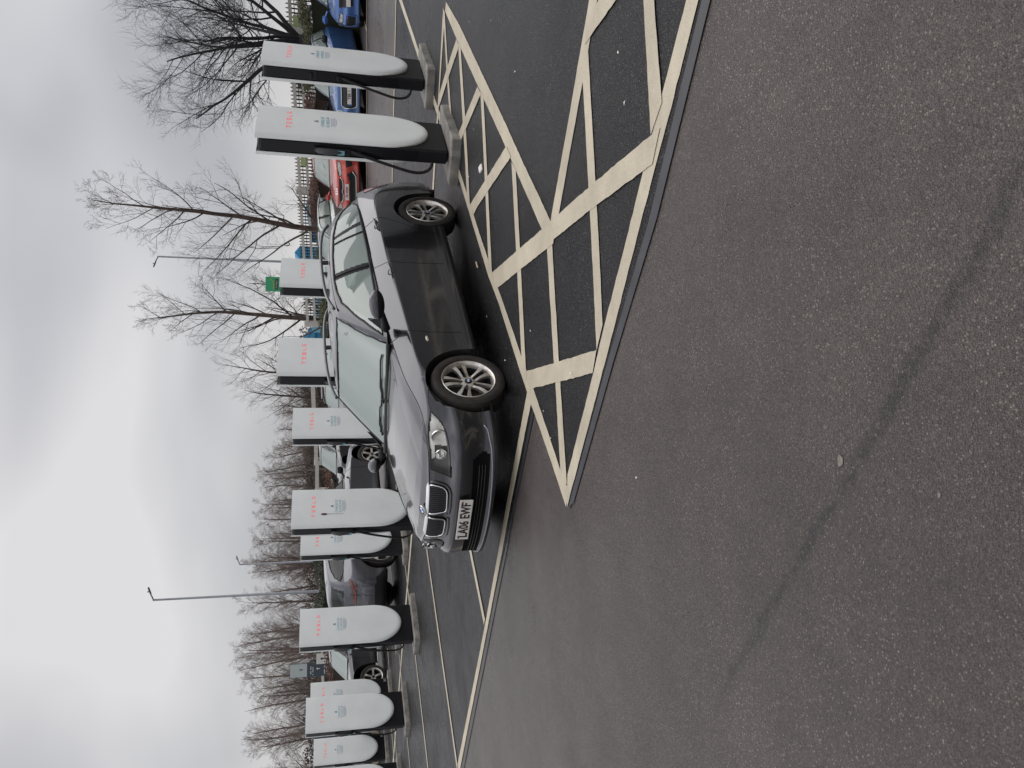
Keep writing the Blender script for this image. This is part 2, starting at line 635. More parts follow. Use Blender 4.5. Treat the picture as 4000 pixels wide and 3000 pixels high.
def ground_poly(name, poly, off, mat, **k):
    """polygon laid on the ground: cut at the breaks of slope, then lifted"""
    mb = MB()
    for i in range(len(HX) - 1):
        a, b_ = HX[i], HX[i + 1]
        p = poly
        for lim, sgn in ((a, 1), (b_, -1)):
            o_ = []
            for j in range(len(p)):
                q, r = p[j], p[(j + 1) % len(p)]
                iq, ir = sgn * (q[0] - lim) >= 0, sgn * (r[0] - lim) >= 0
                if iq: o_.append(q)
                if iq != ir:
                    t = (lim - q[0]) / (r[0] - q[0])
                    o_.append((lim, q[1] + t * (r[1] - q[1])))
            p = o_
            if len(p) < 3: break
        if len(p) >= 3:
            mb.add([(x, y, gh(x) + off) for x, y in p], [tuple(range(len(p)))])
    # triangulate concave pieces safely
    me = mb.mesh(name, mat)
    bm = bmesh.new()
    bm.from_mesh(me)
    bmesh.ops.triangulate(bm, faces=bm.faces)
    for f in bm.faces:
        if f.normal.z < 0: f.normal_flip()
    bm.to_mesh(me)
    bm.free()
    return put(name, me, **k)

_lz = [0.0]
def line(pts_a, pts_b, name='bay_line', rough=.0028, **k):
    """painted strip between two edge polylines given end to end"""
    r = random.Random(len(pts_a) * 31 + int(abs(pts_a[0][0]) * 977))
    def dense(ps):
        out_ = []
        for i in range(len(ps) - 1):
            a, b_ = ps[i], ps[i + 1]
            L_ = math.hypot(b_[0] - a[0], b_[1] - a[1])
            n = max(1, int(L_ / .045))
            nx, ny = -(b_[1] - a[1]) / max(L_, 1e-6), (b_[0] - a[0]) / max(L_, 1e-6)
            for t in range(n):
                j = r.gauss(0, rough * .55) if (t or i) else 0
                out_.append((a[0] + (b_[0] - a[0]) * t / n + nx * j, a[1] + (b_[1] - a[1]) * t / n + ny * j))
        out_.append(ps[-1])
        return out_
    A, B = dense(pts_a), dense(pts_b)
    _lz[0] += .0003
    k.setdefault('kind', 'structure')
    return ground_poly(name, A + B[::-1], .0068 + _lz[0], M_LINE, **k)

# ground
gm = MB()
YS = [-12., 12., 60., 400., 1500.]
vs = [(x, y, gh(x)) for y in YS for x in HX]
nx_ = len(HX)
gm.add(vs, [(j * nx_ + i, j * nx_ + i + 1, (j + 1) * nx_ + i + 1, (j + 1) * nx_ + i) for j in range(len(YS) - 1) for i in range(nx_ - 1)])
gm.obj('road', M_ROAD, kind='structure')

# darker, newer asphalt of the charging bays
EX = Vector((-.6626, -.7490, 0))      # from the bays towards the near aisle
EY = Vector((.7490, -.6626, 0))       # along the aisle, to the right
AL = -EY
ground_poly('charging_bay_surface', [(-.815, 4.80), (.078, 3.925), (.72, 3.29), (1.45, 2.70), (4.1, .315), (9.4, -4.4), (24, 2.0), (6.60, 13.55),
    (4.309, 15.078), (-1.0, 19.9), (-12.5, 29.6), (-24, 39.), (-34, 34), (-4.90, 9.87), (-2.448, 7.76), (-.16, 5.58)], .004, M_BAY, kind='structure')
# strip of black bitumen sealing the joint against the older road
ground_poly('joint_seal', [(-.812, 4.84), (-.765, 4.72), (.085, 3.92), (.72, 3.285), (1.45, 2.695), (4.1, .31), (4.1, .39), (1.475, 2.765), (.725, 3.375), (.09, 4.005)], .0065, M_SEAL, kind='structure')
ground_poly('joint_seal', [(-.17, 5.60), (-1.10, 6.46), (-2.41, 7.61), (-4.74, 9.58), (-12, 15.7), (-12.1, 15.65), (-4.77, 9.52), (-2.43, 7.565), (-1.125, 6.425), (-.20, 5.56)], .0065, M_SEAL, kind='structure')

# --- painted markings
line([(-.815, 4.866), (.081, 4.047), (.705, 3.494), (1.182, 3.058), (1.47, 2.803), (4.2, .37)], [(-.60, 4.82), (.045, 4.23), (.279, 4.034), (.73, 3.619), (1.226, 3.179), (1.52, 2.906), (4.3, .43)], 'hatching_edge_line')
line([(-.064, 5.746), (-1.117, 6.705), (-2.448, 7.849), (-4.857, 9.934), (-11.8, 15.85)], [(-.154, 5.653), (-1.093, 6.542), (-2.401, 7.687), (-4.73, 9.661), (-11.7, 15.67)], 'bay_edge_line')
line([(-.812, 4.884), (-.576, 5.141), (-.305, 5.46), (-.154, 5.653), (.148, 5.99), (.698, 6.577), (.989, 6.953), (1.509, 7.491), (1.756, 7.742), (2.30, 8.315), (3.364, 9.53), (3.701, 9.907), (4.528, 10.841), (6.55, 13.1)],
     [(-.70, 4.80), (-.596, 4.952), (-.298, 5.278), (-.037, 5.567), (.213, 5.875), (.631, 6.344), (.855, 6.608), (1.131, 6.921), (1.469, 7.296), (1.938, 7.786), (2.38, 8.262), (3.041, 9.008), (3.727, 9.784), (4.545, 10.695), (6.62, 13.0)], 'bay_line')
line([(4.16, 8.58), (3.569, 7.956), (2.3, 6.531), (1.95, 6.139), (1.057, 5.159), (.94, 5.03)], [(4.224, 8.498), (3.64, 7.78), (2.06, 6.03), (1.748, 5.70), (1.10, 4.98), (1.04, 4.92)], 'hatching_line')
line([(1.032, 4.956), (1.583, 4.446), (2.063, 4.021), (4.4, 1.95)], [(1.0, 4.80), (1.538, 4.315), (1.98, 3.92), (4.3, 1.86)], 'hatching_line')
line([(.166, 4.159), (.731, 4.159), (1.49, 4.177), (1.80, 4.19)], [(.30, 4.044), (.71, 4.043), (1.452, 4.062), (1.9, 4.075)], 'hatching_line')
line([(.96, 5.041), (.912, 5.039), (.125, 5.003), (-.003, 4.988), (-.64, 4.962)], [(.96, 4.92), (.891, 4.919), (.12, 4.886), (.007, 4.879), (-.66, 4.836)], 'hatching_line')
line([(1.72, 5.895), (1.186, 5.884), (.206, 5.863), (.1, 5.86)], [(1.62, 5.775), (1.161, 5.762), (.158, 5.748), (.02, 5.745)], 'hatching_line')
line([(2.66, 6.92), (2.256, 6.904), (1.874, 6.904), (1.05, 6.908)], [(2.56, 6.80), (2.215, 6.79), (1.842, 6.788), (.94, 6.785)], 'hatching_line')
line([(3.52, 7.885), (2.675, 7.83), (2.238, 7.795), (1.87, 7.786)], [(3.42, 7.765), (2.692, 7.69), (2.202, 7.66), (1.78, 7.655)], 'hatching_line')
line([(4.25, 8.70), (3.551, 8.659), (2.955, 8.586)], [(4.16, 8.60), (3.502, 8.555), (2.957, 8.465)], 'hatching_line')
line([(4.06, 8.66), (3.471, 9.23), (3.136, 9.50), (2.72, 9.868), (2.0, 10.49), (-5.6, 17.1), (-11.5, 22.1)], [(4.20, 8.72), (3.42, 9.36), (3.182, 9.60), (2.777, 9.99), (2.1, 10.58), (-5.5, 17.22), (-11.4, 22.2)], 'bay_back_line')
line([(4.45, 3.42), (1.718, 3.313), (1.10, 3.30)], [(4.45, 3.31), (1.663, 3.201), (1.20, 3.17)], 'hatching_line')
line([(.83, 6.60), (.90, 4.885), (.925, 4.871), (.955, 3.997), (.965, 3.30)], [(.99, 6.78), (1.025, 5.706), (1.042, 5.143), (1.08, 4.18), (1.10, 3.20)], 'hatching_line')
line([(.09, 5.73), (.125, 5.008), (.168, 4.153)], [(-.04, 5.57), (-.005, 5.005), (.04, 4.237)], 'hatching_line')
line([(1.86, 4.12), (1.875, 3.65), (1.90, 3.1), (1.93, 2.4)], [(1.985, 3.98), (1.99, 3.85), (2.02, 3.1), (2.05, 2.3)], 'hatching_line')
line([(1.66, 7.47), (1.69, 7.30), (1.759, 5.90)], [(1.79, 7.63), (1.80, 7.50), (1.882, 6.03)], 'hatching_line')
line([(2.50, 8.42), (2.55, 7.75), (2.615, 6.89)], [(2.62, 8.55), (2.655, 7.95), (2.73, 7.02)], 'hatching_line')
line([(3.345, 9.34), (3.41, 8.51), (3.447, 7.83)], [(3.47, 9.25), (3.531, 8.677), (3.575, 7.96)], 'hatching_line')
def dline(a, b_, w, name='bay_line'):
    d = Vector((b_[0] - a[0], b_[1] - a[1]))
    n = Vector((-d.y, d.x)).normalized() * w / 2
    line([(a[0] + n.x, a[1] + n.y), (b_[0] + n.x, b_[1] + n.y)], [(a[0] - n.x, a[1] - n.y), (b_[0] - n.x, b_[1] - n.y)], name)
dline((-2.40, 7.83), (2.55, 13.5), .10)
dline((-4.82, 9.86), (.2, 15.6), .10)
dline((-7.25, 11.9), (-1.9, 18.0), .10)
dline((-9.6, 13.95), (-4.2, 20.1), .10)
dline((-12., 16.0), (-6.4, 22.4), .10)
dline((-8.3, 21.6), (-12.6, 16.8), .10)
dline((6.75, 13.2), (-12.0, 29.0), .10, 'bay_edge_line')
dline((10.9, 18.9), (-6, 33.6), .10, 'bay_edge_line')
for k in range(6):
    a = Vector((9.2, 20.35)) + Vector((-2.36, 2.07)) * k
    dline((a.x, a.y), (a.x + 3.0, a.y + 3.5), .09)

# ------------------------------------------------------------------ car bodies
def bas(n, us, periodic=False):
    B = np.zeros((len(us), n))
    for i, u in enumerate(us):
        k = int(math.floor(u)); t = u - k
        w = ((1 - t) ** 3 / 6, (3 * t ** 3 - 6 * t * t + 4) / 6, (-3 * t ** 3 + 3 * t * t + 3 * t + 1) / 6, t ** 3 / 6)
        for j in range(4):
            c = k - 1 + j
            if periodic:
                B[i, c % n] += w[j]
            else:
                if c < 0:            # reflect the end so the curve meets its end point
                    B[i, 0] += 2 * w[j]; B[i, 1] -= w[j]
                elif c > n - 1:
                    B[i, n - 1] += 2 * w[j]; B[i, n - 2] -= w[j]
                else:
                    B[i, c] += w[j]
    return B

class Warp:
    def __init__(s, xk=None, zk=None, ys=1.):
        s.xk = xk or [(-4, -4), (1, 1)]
        s.zk = zk or [(0, 0), (2, 2)]
        s.ys = ys
    def __call__(s, V):
        V = np.asarray(V, float)
        o = np.empty_like(V)
        o[..., 0] = np.interp(V[..., 0], [a for a, b_ in s.xk], [b_ for a, b_ in s.xk])
        o[..., 1] = V[..., 1] * s.ys
        o[..., 2] = np.interp(V[..., 2], [a for a, b_ in s.zk], [b_ for a, b_ in s.zk])
        return o

OUT = [(.775, 0), (.768, .22), (.735, .46), (.665, .66), (.50, .81), (.22, .888), (-.10, .905), (-.45, .907), (-.9, .908), (-1.4, .910), (-2.0, .911), (-2.5, .911), (-2.95, .905), (-3.32, .885), (-3.58, .80), (-3.71, .60), (-3.745, .30), (-3.752, 0)]
TF0 = [(.14, .150), (.02, .160), (-.02, .190), (.022, .235), (.02, .33), (.004, .39), (0, .455), (.006, .495), (.040, .528), (.060, .558), (.055, .655), (.075, .695)]
TF = [(.14, .150), (.02, .160), (-.02, .190), (.022, .235), (.02, .33), (.004, .39), (0, .455), (.006, .495), (.050, .530), (.090, .562), (.105, .66), (.130, .705)]
TC = [(.14, .150), (.03, .160), (-.005, .195), (.012, .24), (.014, .33), (.006, .39), (0, .465), (.004, .505), (.036, .545), (.045, .66), (.070, .70), (.110, .735)]
def TS(x):
    zc = np.interp(x, [-2.9, -1.6, -.7, -.3, .2], [.885, .822, .755, .735, .70])
    zb = np.interp(x, [-3.3, -2.5, -1.6, -.8, -.1, .3], [1.045, 1.005, .972, .905, .825, .76])
    f = np.interp(x, [-.5, .2], [1, .35])
    return [(.10, .165), (.035, .172), (.012, .205), (.010, .27), (.020, .33), (.014, .46), (.008, .60), (.001, zc - .016), (.0, zc + .0), (.010 + .012 * (1 - f), zc + .010), (.078, zc + (zb - zc) * .55), (.150, zb)]
TR = [(.16, .22), (.05, .235), (.015, .27), (.0, .33), (0, .42), (0, .50), (.004, .58), (.02, .635), (.050, .66), (.055, .76), (.075, .88), (.135, 1.03)]

def rows_at(i):
    x = OUT[i][0]
    if i <= 1: return TF0
    if i <= 3: return TF
    if i == 4: return [((a[0] * .55 + b_[0] * .45), (a[1] * .55 + b_[1] * .45)) for a, b_ in zip(TF, TC)]
    if i == 5: return TC
    if i <= 12: return TS(x)
    if i == 13: return [((a[0] * .55 + b_[0] * .45), (a[1] * .55 + b_[1] * .45)) for a, b_ in zip(TS(x), TR)]
    return TR

class Car:
    def __init__(s, name, label, cat, group, M, mat, warp=None, step=.03, glass=None, style='plain', plate='', plate_col=None, wheel=None, wr=.317, arch=.365, rails=False, roofz=0., seats=True, lod=0, bumper=None):
        s.w = warp or Warp()
        s.M = M
        s.root = empty(name, M, label, cat, group)
        s.step = step
        s.mat = mat
        s.glass = glass or M_GLASS
        s.arch = arch
        s.wall()
        s.split(style, bumper)
        s.bonnet()
        s.cabin(rails)
        s.wheels(wheel, wr)
    # --- wrap around the lower body
    def wall(s):
        n = len(OUT)
        full = list(range(n)) + list(range(n - 2, 0, -1))
        P = [(OUT[i][0], OUT[i][1] if k < n else -OUT[i][1]) for k, i in enumerate(full)]
        m = len(P)
        net = np.zeros((m, 12, 3))
        P = np.array(P)
        T = np.roll(P, -1, 0) - np.roll(P, 1, 0)
        T /= np.linalg.norm(T, axis=1)[:, None]
        NN = np.stack([T[:, 1], -T[:, 0]], 1)
        NN[0] = (1, 0); NN[n - 1] = (-1, 0)
        c = P.mean(0)
        for k, i in enumerate(full):
            nn = NN[k]
            if nn @ (P[k] - c) < 0: nn = -nn
            for j, (ins, z) in enumerate(rows_at(i)):
                net[k, j] = (P[k, 0] - nn[0] * ins, P[k, 1] - nn[1] * ins, z)
        uu = np.linspace(0, m, 3000, endpoint=False)
        C0 = bas(m, uu, True) @ net[:, 6]
        d = np.linalg.norm(np.roll(C0, -1, 0) - C0, axis=1)
        L = np.concatenate([[0], np.cumsum(d)])
        cnt = int(L[-1] / s.step / 2) * 2
        tgt = np.linspace(0, L[-1], cnt, endpoint=False)
        us = np.interp(tgt, L, np.append(uu, m))
        vv = np.linspace(0, 11, 600)
        D0 = bas(12, np.minimum(vv, 10.9999)) @ net[9]
        d = np.linalg.norm(np.diff(D0, axis=0), axis=1)
        L2 = np.concatenate([[0], np.cumsum(d)])
        c2 = max(16, int(L2[-1] / s.step))
        vs_ = np.minimum(np.interp(np.linspace(0, L2[-1], c2), L2, vv), 10.9999)
        Bu, Bv = bas(m, us, True), bas(12, vs_)
        V = np.einsum('im,mnk,jn->ijk', Bu, net, Bv)
        q = tgt.copy()
        Lt = L[-1]
        q[q > Lt / 2] -= Lt
        s.q, s.Lt = q, Lt
        s.V = V                      # canonical
        s.cols = cnt
    def qx(s, x, side=1):
        """column position (float index) on left/right side at canonical x"""
        h_ = s.cols // 2
        xs = s.V[:h_ + 1, s.V.shape[1] // 2, 0]
        i = float(np.interp(-x, -xs, np.arange(h_ + 1)))
        return i if side > 0 else (s.cols - i) % s.cols
    def qy(s, y):
        h_ = s.cols // 2
        lim = int(np.argmax(s.V[:h_ + 1, s.V.shape[1] // 2, 1] > .87))
        ys = s.V[:lim, s.V.shape[1] // 2, 1]
        i = float(np.interp(abs(y), ys, np.arange(lim)))
        return i if y >= 0 else (s.cols - i) % s.cols
    def qyr(s, y):
        h_ = s.cols // 2
        st = int(h_ - np.argmax(s.V[:h_ + 1, s.V.shape[1] // 2, 1][::-1] > .83))
        ys = s.V[st:h_ + 1, s.V.shape[1] // 2, 1]
        i = float(np.interp(-abs(y), -ys, np.arange(st, h_ + 1)))
        return i if y >= 0 else (s.cols - i) % s.cols
    def pt(s, col, z, off=0., warp=True):
        c0 = int(math.floor(col)) % s.cols
        c1 = (c0 + 1) % s.cols
        t = col - math.floor(col)
        def at(c):
            zz = s.V[c, :, 2]
            k0 = int(np.argmin(zz))
            r = float(np.interp(z, zz[k0:], np.arange(k0, len(zz))))
            a = int(math.floor(r)); b_ = min(a + 1, len(zz) - 1)
            return s.V[c, a] * (1 - (r - a)) + s.V[c, b_] * (r - a), r
        p0, r0 = at(c0)
        p1, r1 = at(c1)
        p = p0 * (1 - t) + p1 * t
        r = int(min(max(r0, 1), s.V.shape[1] - 2))
        du = s.V[(c0 + 2) % s.cols, r] - s.V[(c0 - 2) % s.cols, r]
        dv = s.V[c0, r + 1] - s.V[c0, r - 1]
        nn = np.cross(du, dv)
        nn /= np.linalg.norm(nn) + 1e-9
        if nn[0] * (p[0] + 1.4) * .2 + nn[1] * p[1] < 0: nn = -nn
        p = p + nn * off
        return Vector(s.w(p) if warp else p)
    def strip(s, name, pts, r=.003, off=.0005, mat=None, n=5, sides=(1, -1), front=False, closed=False, parent=None):
        """tube along the body surface: pts = (x,z) on the side or (y,z) on the front"""
        for sd_ in sides:
            dense = []
            L_ = pts + [pts[0]] if closed else pts
            for a, b_ in zip(L_[:-1], L_[1:]):
                k = max(1, int(math.hypot(b_[0] - a[0], b_[1] - a[1]) / .025))
                dense += [(a[0] + (b_[0] - a[0]) * t / k, a[1] + (b_[1] - a[1]) * t / k) for t in range(k)]
            if not closed: dense.append(pts[-1])
            P = [s.pt(s.qy(a * sd_) if front else s.qx(a, sd_), z, off) for a, z in dense]
            mb = MB()
            mb.tube(P, r, n, closed=closed)
            mb.obj(name, mat or M_RUB, parent or s.root, smooth=True)
    # --- panels
    def split(s, style, bumper=None):
        V = s.V
        h_ = s.cols // 2
        Vc = np.concatenate([V, V[:1]], 0)
        cen = (Vc[:-1, :-1] + Vc[1:, :-1] + Vc[1:, 1:] + Vc[:-1, 1:]) / 4
        x, y, z = cen[..., 0], np.abs(cen[..., 1]), cen[..., 2]
        rf = np.hypot(x, z - .317)
        rr = np.hypot(x + 2.76, z - .317)
        A = s.arch
        hole = ((rf < A) | (rr < A)) & (y > .6)
        hole |= (((np.abs(x) < A) | (np.abs(x + 2.76) < A)) & (z < .317) & (y > .5))
        # snap the arch edge onto its circle
        keepv = np.zeros(V.shape[:2], bool); holev = np.zeros(V.shape[:2], bool)
        for di in (0, 1):
            for dj in (0, 1):
                ii = (np.arange(s.cols) + di) % s.cols
                kv = np.zeros_like(keepv); hv = np.zeros_like(holev)
                kv[ii[:, None], np.arange(V.shape[1] - 1)[None] + dj] |= ~hole
                hv[ii[:, None], np.arange(V.shape[1] - 1)[None] + dj] |= hole
                keepv |= kv; holev |= hv
        b_ = keepv & holev
        for cx in (0, -2.76):
            dx, dz = V[..., 0] - cx, V[..., 2] - .317
            r_ = np.hypot(dx, dz)
            sel = b_ & (np.abs(r_ - A) < s.step * 1.6) & (dz > -.02)
            f = np.where(sel, A / np.maximum(r_, 1e-6), 1)
            V[..., 0] = cx + dx * f
            V[..., 2] = .317 + dz * f
            sel = b_ & (dz <= -.02) & (np.abs(np.abs(dx) - A) < s.step * 1.6)
            V[..., 0] = np.where(sel, cx + np.sign(dx) * A, V[..., 0])
        W_ = s.w(np.concatenate([V, V[:1]], 0))
        front = (cen[..., 0] > .30) & ~hole
        lampz = z > .545
        mat = s.mat
        wpts = {}
        side = (cen[..., 0] <= .30) & (cen[..., 0] > -3.05)
        def bz(zz, pts):   # x of a curve at height z
            return np.interp(zz, [p[1] for p in pts], [p[0] for p in pts])
        bs = bz(z, [(-1.69, .29), (-1.71, .82), (-1.80, .96), (-1.82, 1.1)])
        rd = bz(z, [(-2.33, .29), (-2.37, .50), (-2.47, .67), (-2.535, .78), (-2.56, .9), (-2.57, 1.1)])
        fd = bz(z, [(-.60, .29), (-.615, .6), (-.66, .9), (-.7, 1.0)])
        xx = cen[..., 0]
        lab = np.zeros(xx.shape, int)
        lab[front] = 1                                                    # front bumper / nose
        lab[side] = 2                                                     # wing
        lab[side & (xx < fd) & (z > .285)] = 3
        lab[side & (xx < bs) & (z > .285)] = 4
        lab[side & (xx < rd) & (z > .285)] = 5
        lab[side & (xx < -.38) & (z <= .285)] = 6                         # sill
        lab[(xx <= -3.05)] = 7
        lab[(xx <= -3.05) & (z > .645)] = 8
        # holes for lamps and grille
        HL = style_poly(style, 'headlamp')
        col = np.broadcast_to(s.q[:, None] + s.step / 2, xx.shape)
        yq = cen[..., 1]
        s.lampmask = np.zeros(xx.shape, bool)
        if HL:
            s.lampmask = inpoly(col_y(s, cen), z, HL) & (xx > .1)
        lab[s.lampmask] = 10
        names = {1: 'front_bumper', 2: 'wing', 3: 'front_door', 4: 'rear_door', 5: 'rear_quarter', 6: 'sill', 7: 'rear_bumper', 8: 'tail_panel'}
        left = np.broadcast_to((s.q >= 0)[:, None], xx.shape)
        for k, nme in names.items():
            if k in (1, 7, 8):
                grid_obj(nme, W_, (lab == k) & ~hole, bumper if (k == 1 and bumper) else mat, s.root, flip=False)
            else:
                for lr in (left, ~left):
                    grid_obj(nme, W_, (lab == k) & ~hole & lr, mat, s.root, flip=False)
        s.hl = HL
        # arch lips and liners
        for cx in (0., -2.76):
            for sd_ in (1, -1):
                mb = MB()
                A_ = []
                for t in np.linspace(-.22, PI + .22, 40):
                    xx_, zz_ = cx + A * math.cos(t), .317 + A * math.sin(t)
                    yy_ = float(np.interp(-xx_, [-.6, -.22, .1, .9, 2.95, 3.3], [.76, .875, .895, .90, .895, .85])) - .004
                    A_.append((xx_, yy_, zz_))
                o_ = []
                for (ax, ay, az) in A_:
                    o_.append(s.w([ax, sd_ * ay, az])); 
                i_ = [s.w([cx + (a[0] - cx) * .975, sd_ * (a[1] - .028), .317 + (a[2] - .317) * .975]) for a in A_]
                j_ = [s.w([cx + (a[0] - cx) * 1.03, sd_ * .50, .317 + (a[2] - .317) * 1.03]) for a in A_]
                n_ = len(A_)
                mb.add([Vector(p) for p in o_ + i_ + j_], [(k, k + 1, n_ + k + 1, n_ + k) for k in range(n_ - 1)] + [(n_ + k, n_ + k + 1, 2 * n_ + k + 1, 2 * n_ + k) for k in range(n_ - 1)])
                mb.obj('wheel_arch', M_RUB, s.root, smooth=True)
        # floor pan closes the body from below
        mb = MB()
        mb.box(Vector(s.w([-1.45, 0, .22])), (float(s.w([.55, 0, 0])[0] - s.w([-3.5, 0, 0])[0]), 1.0 * s.w.ys, .05))
        mb.box(Vector(s.w([-1.38, 0, .22])), (1.7, 1.62 * s.w.ys, .05))
        mb.obj('floor_pan', M_RUB, s.root)
        mb = MB()
        mb.box(Vector(s.w([.28, 0, .42])), (.5, 1.05, .4))
        mb.obj('engine_block', M_RUB, s.root)
    # --- bonnet
    def bonnet(s):
        top = s.V[:, -1]
        h_ = s.cols // 2
        i1 = int(s.qx(.43))
        ie = int(s.qx(-.70))
        L_ = top[:ie + 1]
        yf = L_[:i1 + 1, 1]; xf = L_[:i1 + 1, 0]
        n = max(12, int(1.5 / s.step)); m = max(10, int(1.35 / s.step))
        U = np.linspace(-1, 1, n); Vv = np.linspace(0, 1, m)
        V = np.zeros((n, m, 3))
        y1, x1 = yf[-1], xf[-1]
        zf = L_[:i1 + 1, 2]
        for j, v in enumerate(Vv):
            xs_ = x1 * (1 - v) + L_[-1, 0] * v
            ye = float(np.interp(-xs_, -L_[i1:, 0], L_[i1:, 1]))
            ze = float(np.interp(-xs_, -L_[i1:, 0], L_[i1:, 2]))
            yc = .36 + (.60 - .36) * v
            for i, u in enumerate(U):
                a = abs(u)
                xa = float(np.interp(a * y1, yf, xf)); za = float(np.interp(a * y1, yf, zf))
                xb = -.60 - .10 * a ** 3
                x = xa * (1 - v) + xb * v
                if a > .85:
                    x = x * (1 - (a - .85) / .15) + xs_ * (a - .85) / .15
                y = u * ye
                zc = np.interp(-x, [-.72, -.64, -.45, -.2, .2, .62], [.695, .738, .785, .828, .883, .932])
                t = min(1, abs(y) / ye)
                tc_ = yc / ye
                fl = zc - .022 * (min(t, tc_) / tc_) ** 2
                k_ = max(0., (t - tc_) / (1 - tc_))
                k_ = k_ * k_ * (3 - 2 * k_) * .35 + k_ * .65
                z = fl * (1 - k_) + ze * k_
                bl = min(1., v / .10)
                bl = bl * bl * (3 - 2 * bl)
                z = za * (1 - bl) + z * bl
                V[i, j] = (x, y, z)
        s.BV = V
        grid_obj('bonnet', s.w(V), np.ones((n - 1, m - 1), bool), s.mat, s.root, flip=True)
        # shut line
        if s.step < .02:
            for sd_ in (1, -1):
                P = [Vector(s.w(V[0 if sd_ < 0 else -1, j] + np.array([0, 0, .001]))) for j in range(0, m, 3)]
                mb = MB(); mb.tube(P, .0028, 5)
                mb.obj('shut_line', M_RUB, s.root, smooth=True)
            P = [Vector(s.w(V[i, 0] + np.array([.001, 0, 0]))) for i in range(0, n, 3)]
            mb = MB(); mb.tube(P, .0045, 5)
            mb.obj('shut_line', M_RUB, s.root, smooth=True)
    # --- cabin
    def cabin(s, rails):
        base = [(-.60, 0, .925), (-.62, .36, .925), (-.70, .60, .925), (-.80, .735, .915), (-1.1, .772, .935), (-1.6, .775, .965), (-2.1, .775, .985), (-2.6, .770, 1.01), (-3.0, .757, 1.03), (-3.28, .72, 1.035), (-3.46, .62, 1.03), (-3.58, .36, 1.02), (-3.61, 0, 1.02)]
        topl = [(-1.27, 0, 1.372), (-1.275, .28, 1.368), (-1.30, .48, 1.352), (-1.38, .575, 1.345), (-1.52, .592, 1.360), (-1.80, .600, 1.378), (-2.1, .602, 1.385), (-2.5, .597, 1.378), (-2.85, .585, 1.352), (-3.10, .56, 1.315), (-3.26, .50, 1.290), (-3.36, .28, 1.30), (-3.39, 0, 1.305)]
        n = len(base)
        rows = []
        for t, bulge in ((0, 0), (.30, .014), (.62, .018), (.93, .002), (1.0, 0)):
            r_ = []
            for a, b_ in zip(base, topl):
                p = np.array(a) * (1 - t) + np.array(b_) * t
                dirn = np.array([p[0] + 1.9, p[1] * 2.2, 0]); dirn /= np.linalg.norm(dirn) + 1e-9
                r_.append(p + dirn * bulge)
            rows.append(r_)
        # roof edge rounding then up to the spine
        def spine(x):
            x = min(-1.55, max(-3.02, x))
            return np.array([x, 0, np.interp(-x, [1.55, 1.9, 2.3, 2.7, 3.02], [1.400, 1.418, 1.420, 1.405, 1.372])])
        for t in (.10, .28, .5, .72, .88, 1.0):
            r_ = []
            for b_ in topl:
                b_ = np.array(b_); sp_ = spine(b_[0])
                p = b_ + (sp_ - b_) * t
                p[2] = b_[2] + (sp_[2] - b_[2]) * (1 - (1 - t) ** 2.4)
                r_.append(p)
            rows.append(r_)
        net = np.array(rows).transpose(1, 0, 2)
        mir = net[1:-1][::-1].copy(); mir[..., 1] *= -1
        net = np.concatenate([net, mir], 0)
        m = net.shape[0]
        uu = np.linspace(0, m, 2000, endpoint=False)
        C0 = bas(m, uu, True) @ net[:, 2]
        d = np.linalg.norm(np.roll(C0, -1, 0) - C0, axis=1)
        L = np.concatenate([[0], np.cumsum(d)])
        cnt = int(L[-1] / s.step / 2) * 2
        us = np.interp(np.linspace(0, L[-1], cnt, endpoint=False), L, np.append(uu, m))
        k = net.shape[1]
        vmax = k - 1 - 1e-4
        vv = np.linspace(0, vmax, 400)
        D0 = bas(k, vv) @ net[6]
        d = np.linalg.norm(np.diff(D0, axis=0), axis=1)
        L2 = np.concatenate([[0], np.cumsum(d)])
        vs_ = np.interp(np.linspace(0, L2[-1], max(14, int(L2[-1] / s.step))), L2, vv)
        V = np.einsum('im,mnk,jn->ijk', bas(m, us, True), net, bas(k, vs_))
        s.GV = V
        Vc = np.concatenate([V, V[:1]], 0)
        cen = (Vc[:-1, :-1] + Vc[1:, :-1] + Vc[1:, 1:] + Vc[:-1, 1:]) / 4
        x, y, z = cen[..., 0], np.abs(cen[..., 1]), cen[..., 2]
        vrow = np.broadcast_to(((vs_[:-1] + vs_[1:]) / 2)[None], x.shape)
        isw = vrow < 4.0
        # windscreen: the front face of the cabin
        tws = (z - .93) / (1.36 - .93)
        ws = isw & (y < .66 - .135 * tws) & (x > -1.40) & (z > .935) & (z < 1.345)
        rw = isw & (y < .60 - .10 * tws) & (x < -3.18) & (z > 1.05) & (z < 1.275)
        DLO = [(-.845, .955), (-1.4, .982), (-2.2, 1.005), (-2.85, 1.035), (-3.10, 1.045), (-3.25, 1.10), (-3.14, 1.205), (-2.95, 1.28), (-2.65, 1.325), (-2.25, 1.345), (-1.85, 1.347), (-1.66, 1.335), (-1.44, 1.292), (-1.22, 1.19), (-1.0, 1.06)]
        s.DLO = DLO
        sd_ = isw & (y > .50) & inpoly(x, z, DLO) & ~ws
        bp = sd_ & (x < -1.815) & (x > -1.925)
        tt = (z - 1.0) / .35
        cp = sd_ & (x < -2.665 + .12 * tt) & (x > -2.735 + .12 * tt)
        win = sd_ & ~bp & ~cp
        Wp = s.w(Vc)
        left = cen[..., 1] >= 0
        body = ~(ws | rw | sd_)
        grid_obj('cabin_shell', Wp, body, s.mat, s.root, flip=False)
        grid_obj('windscreen', Wp, ws, s.glass, s.root)
        grid_obj('rear_window', Wp, rw, M_GLASSD, s.root)
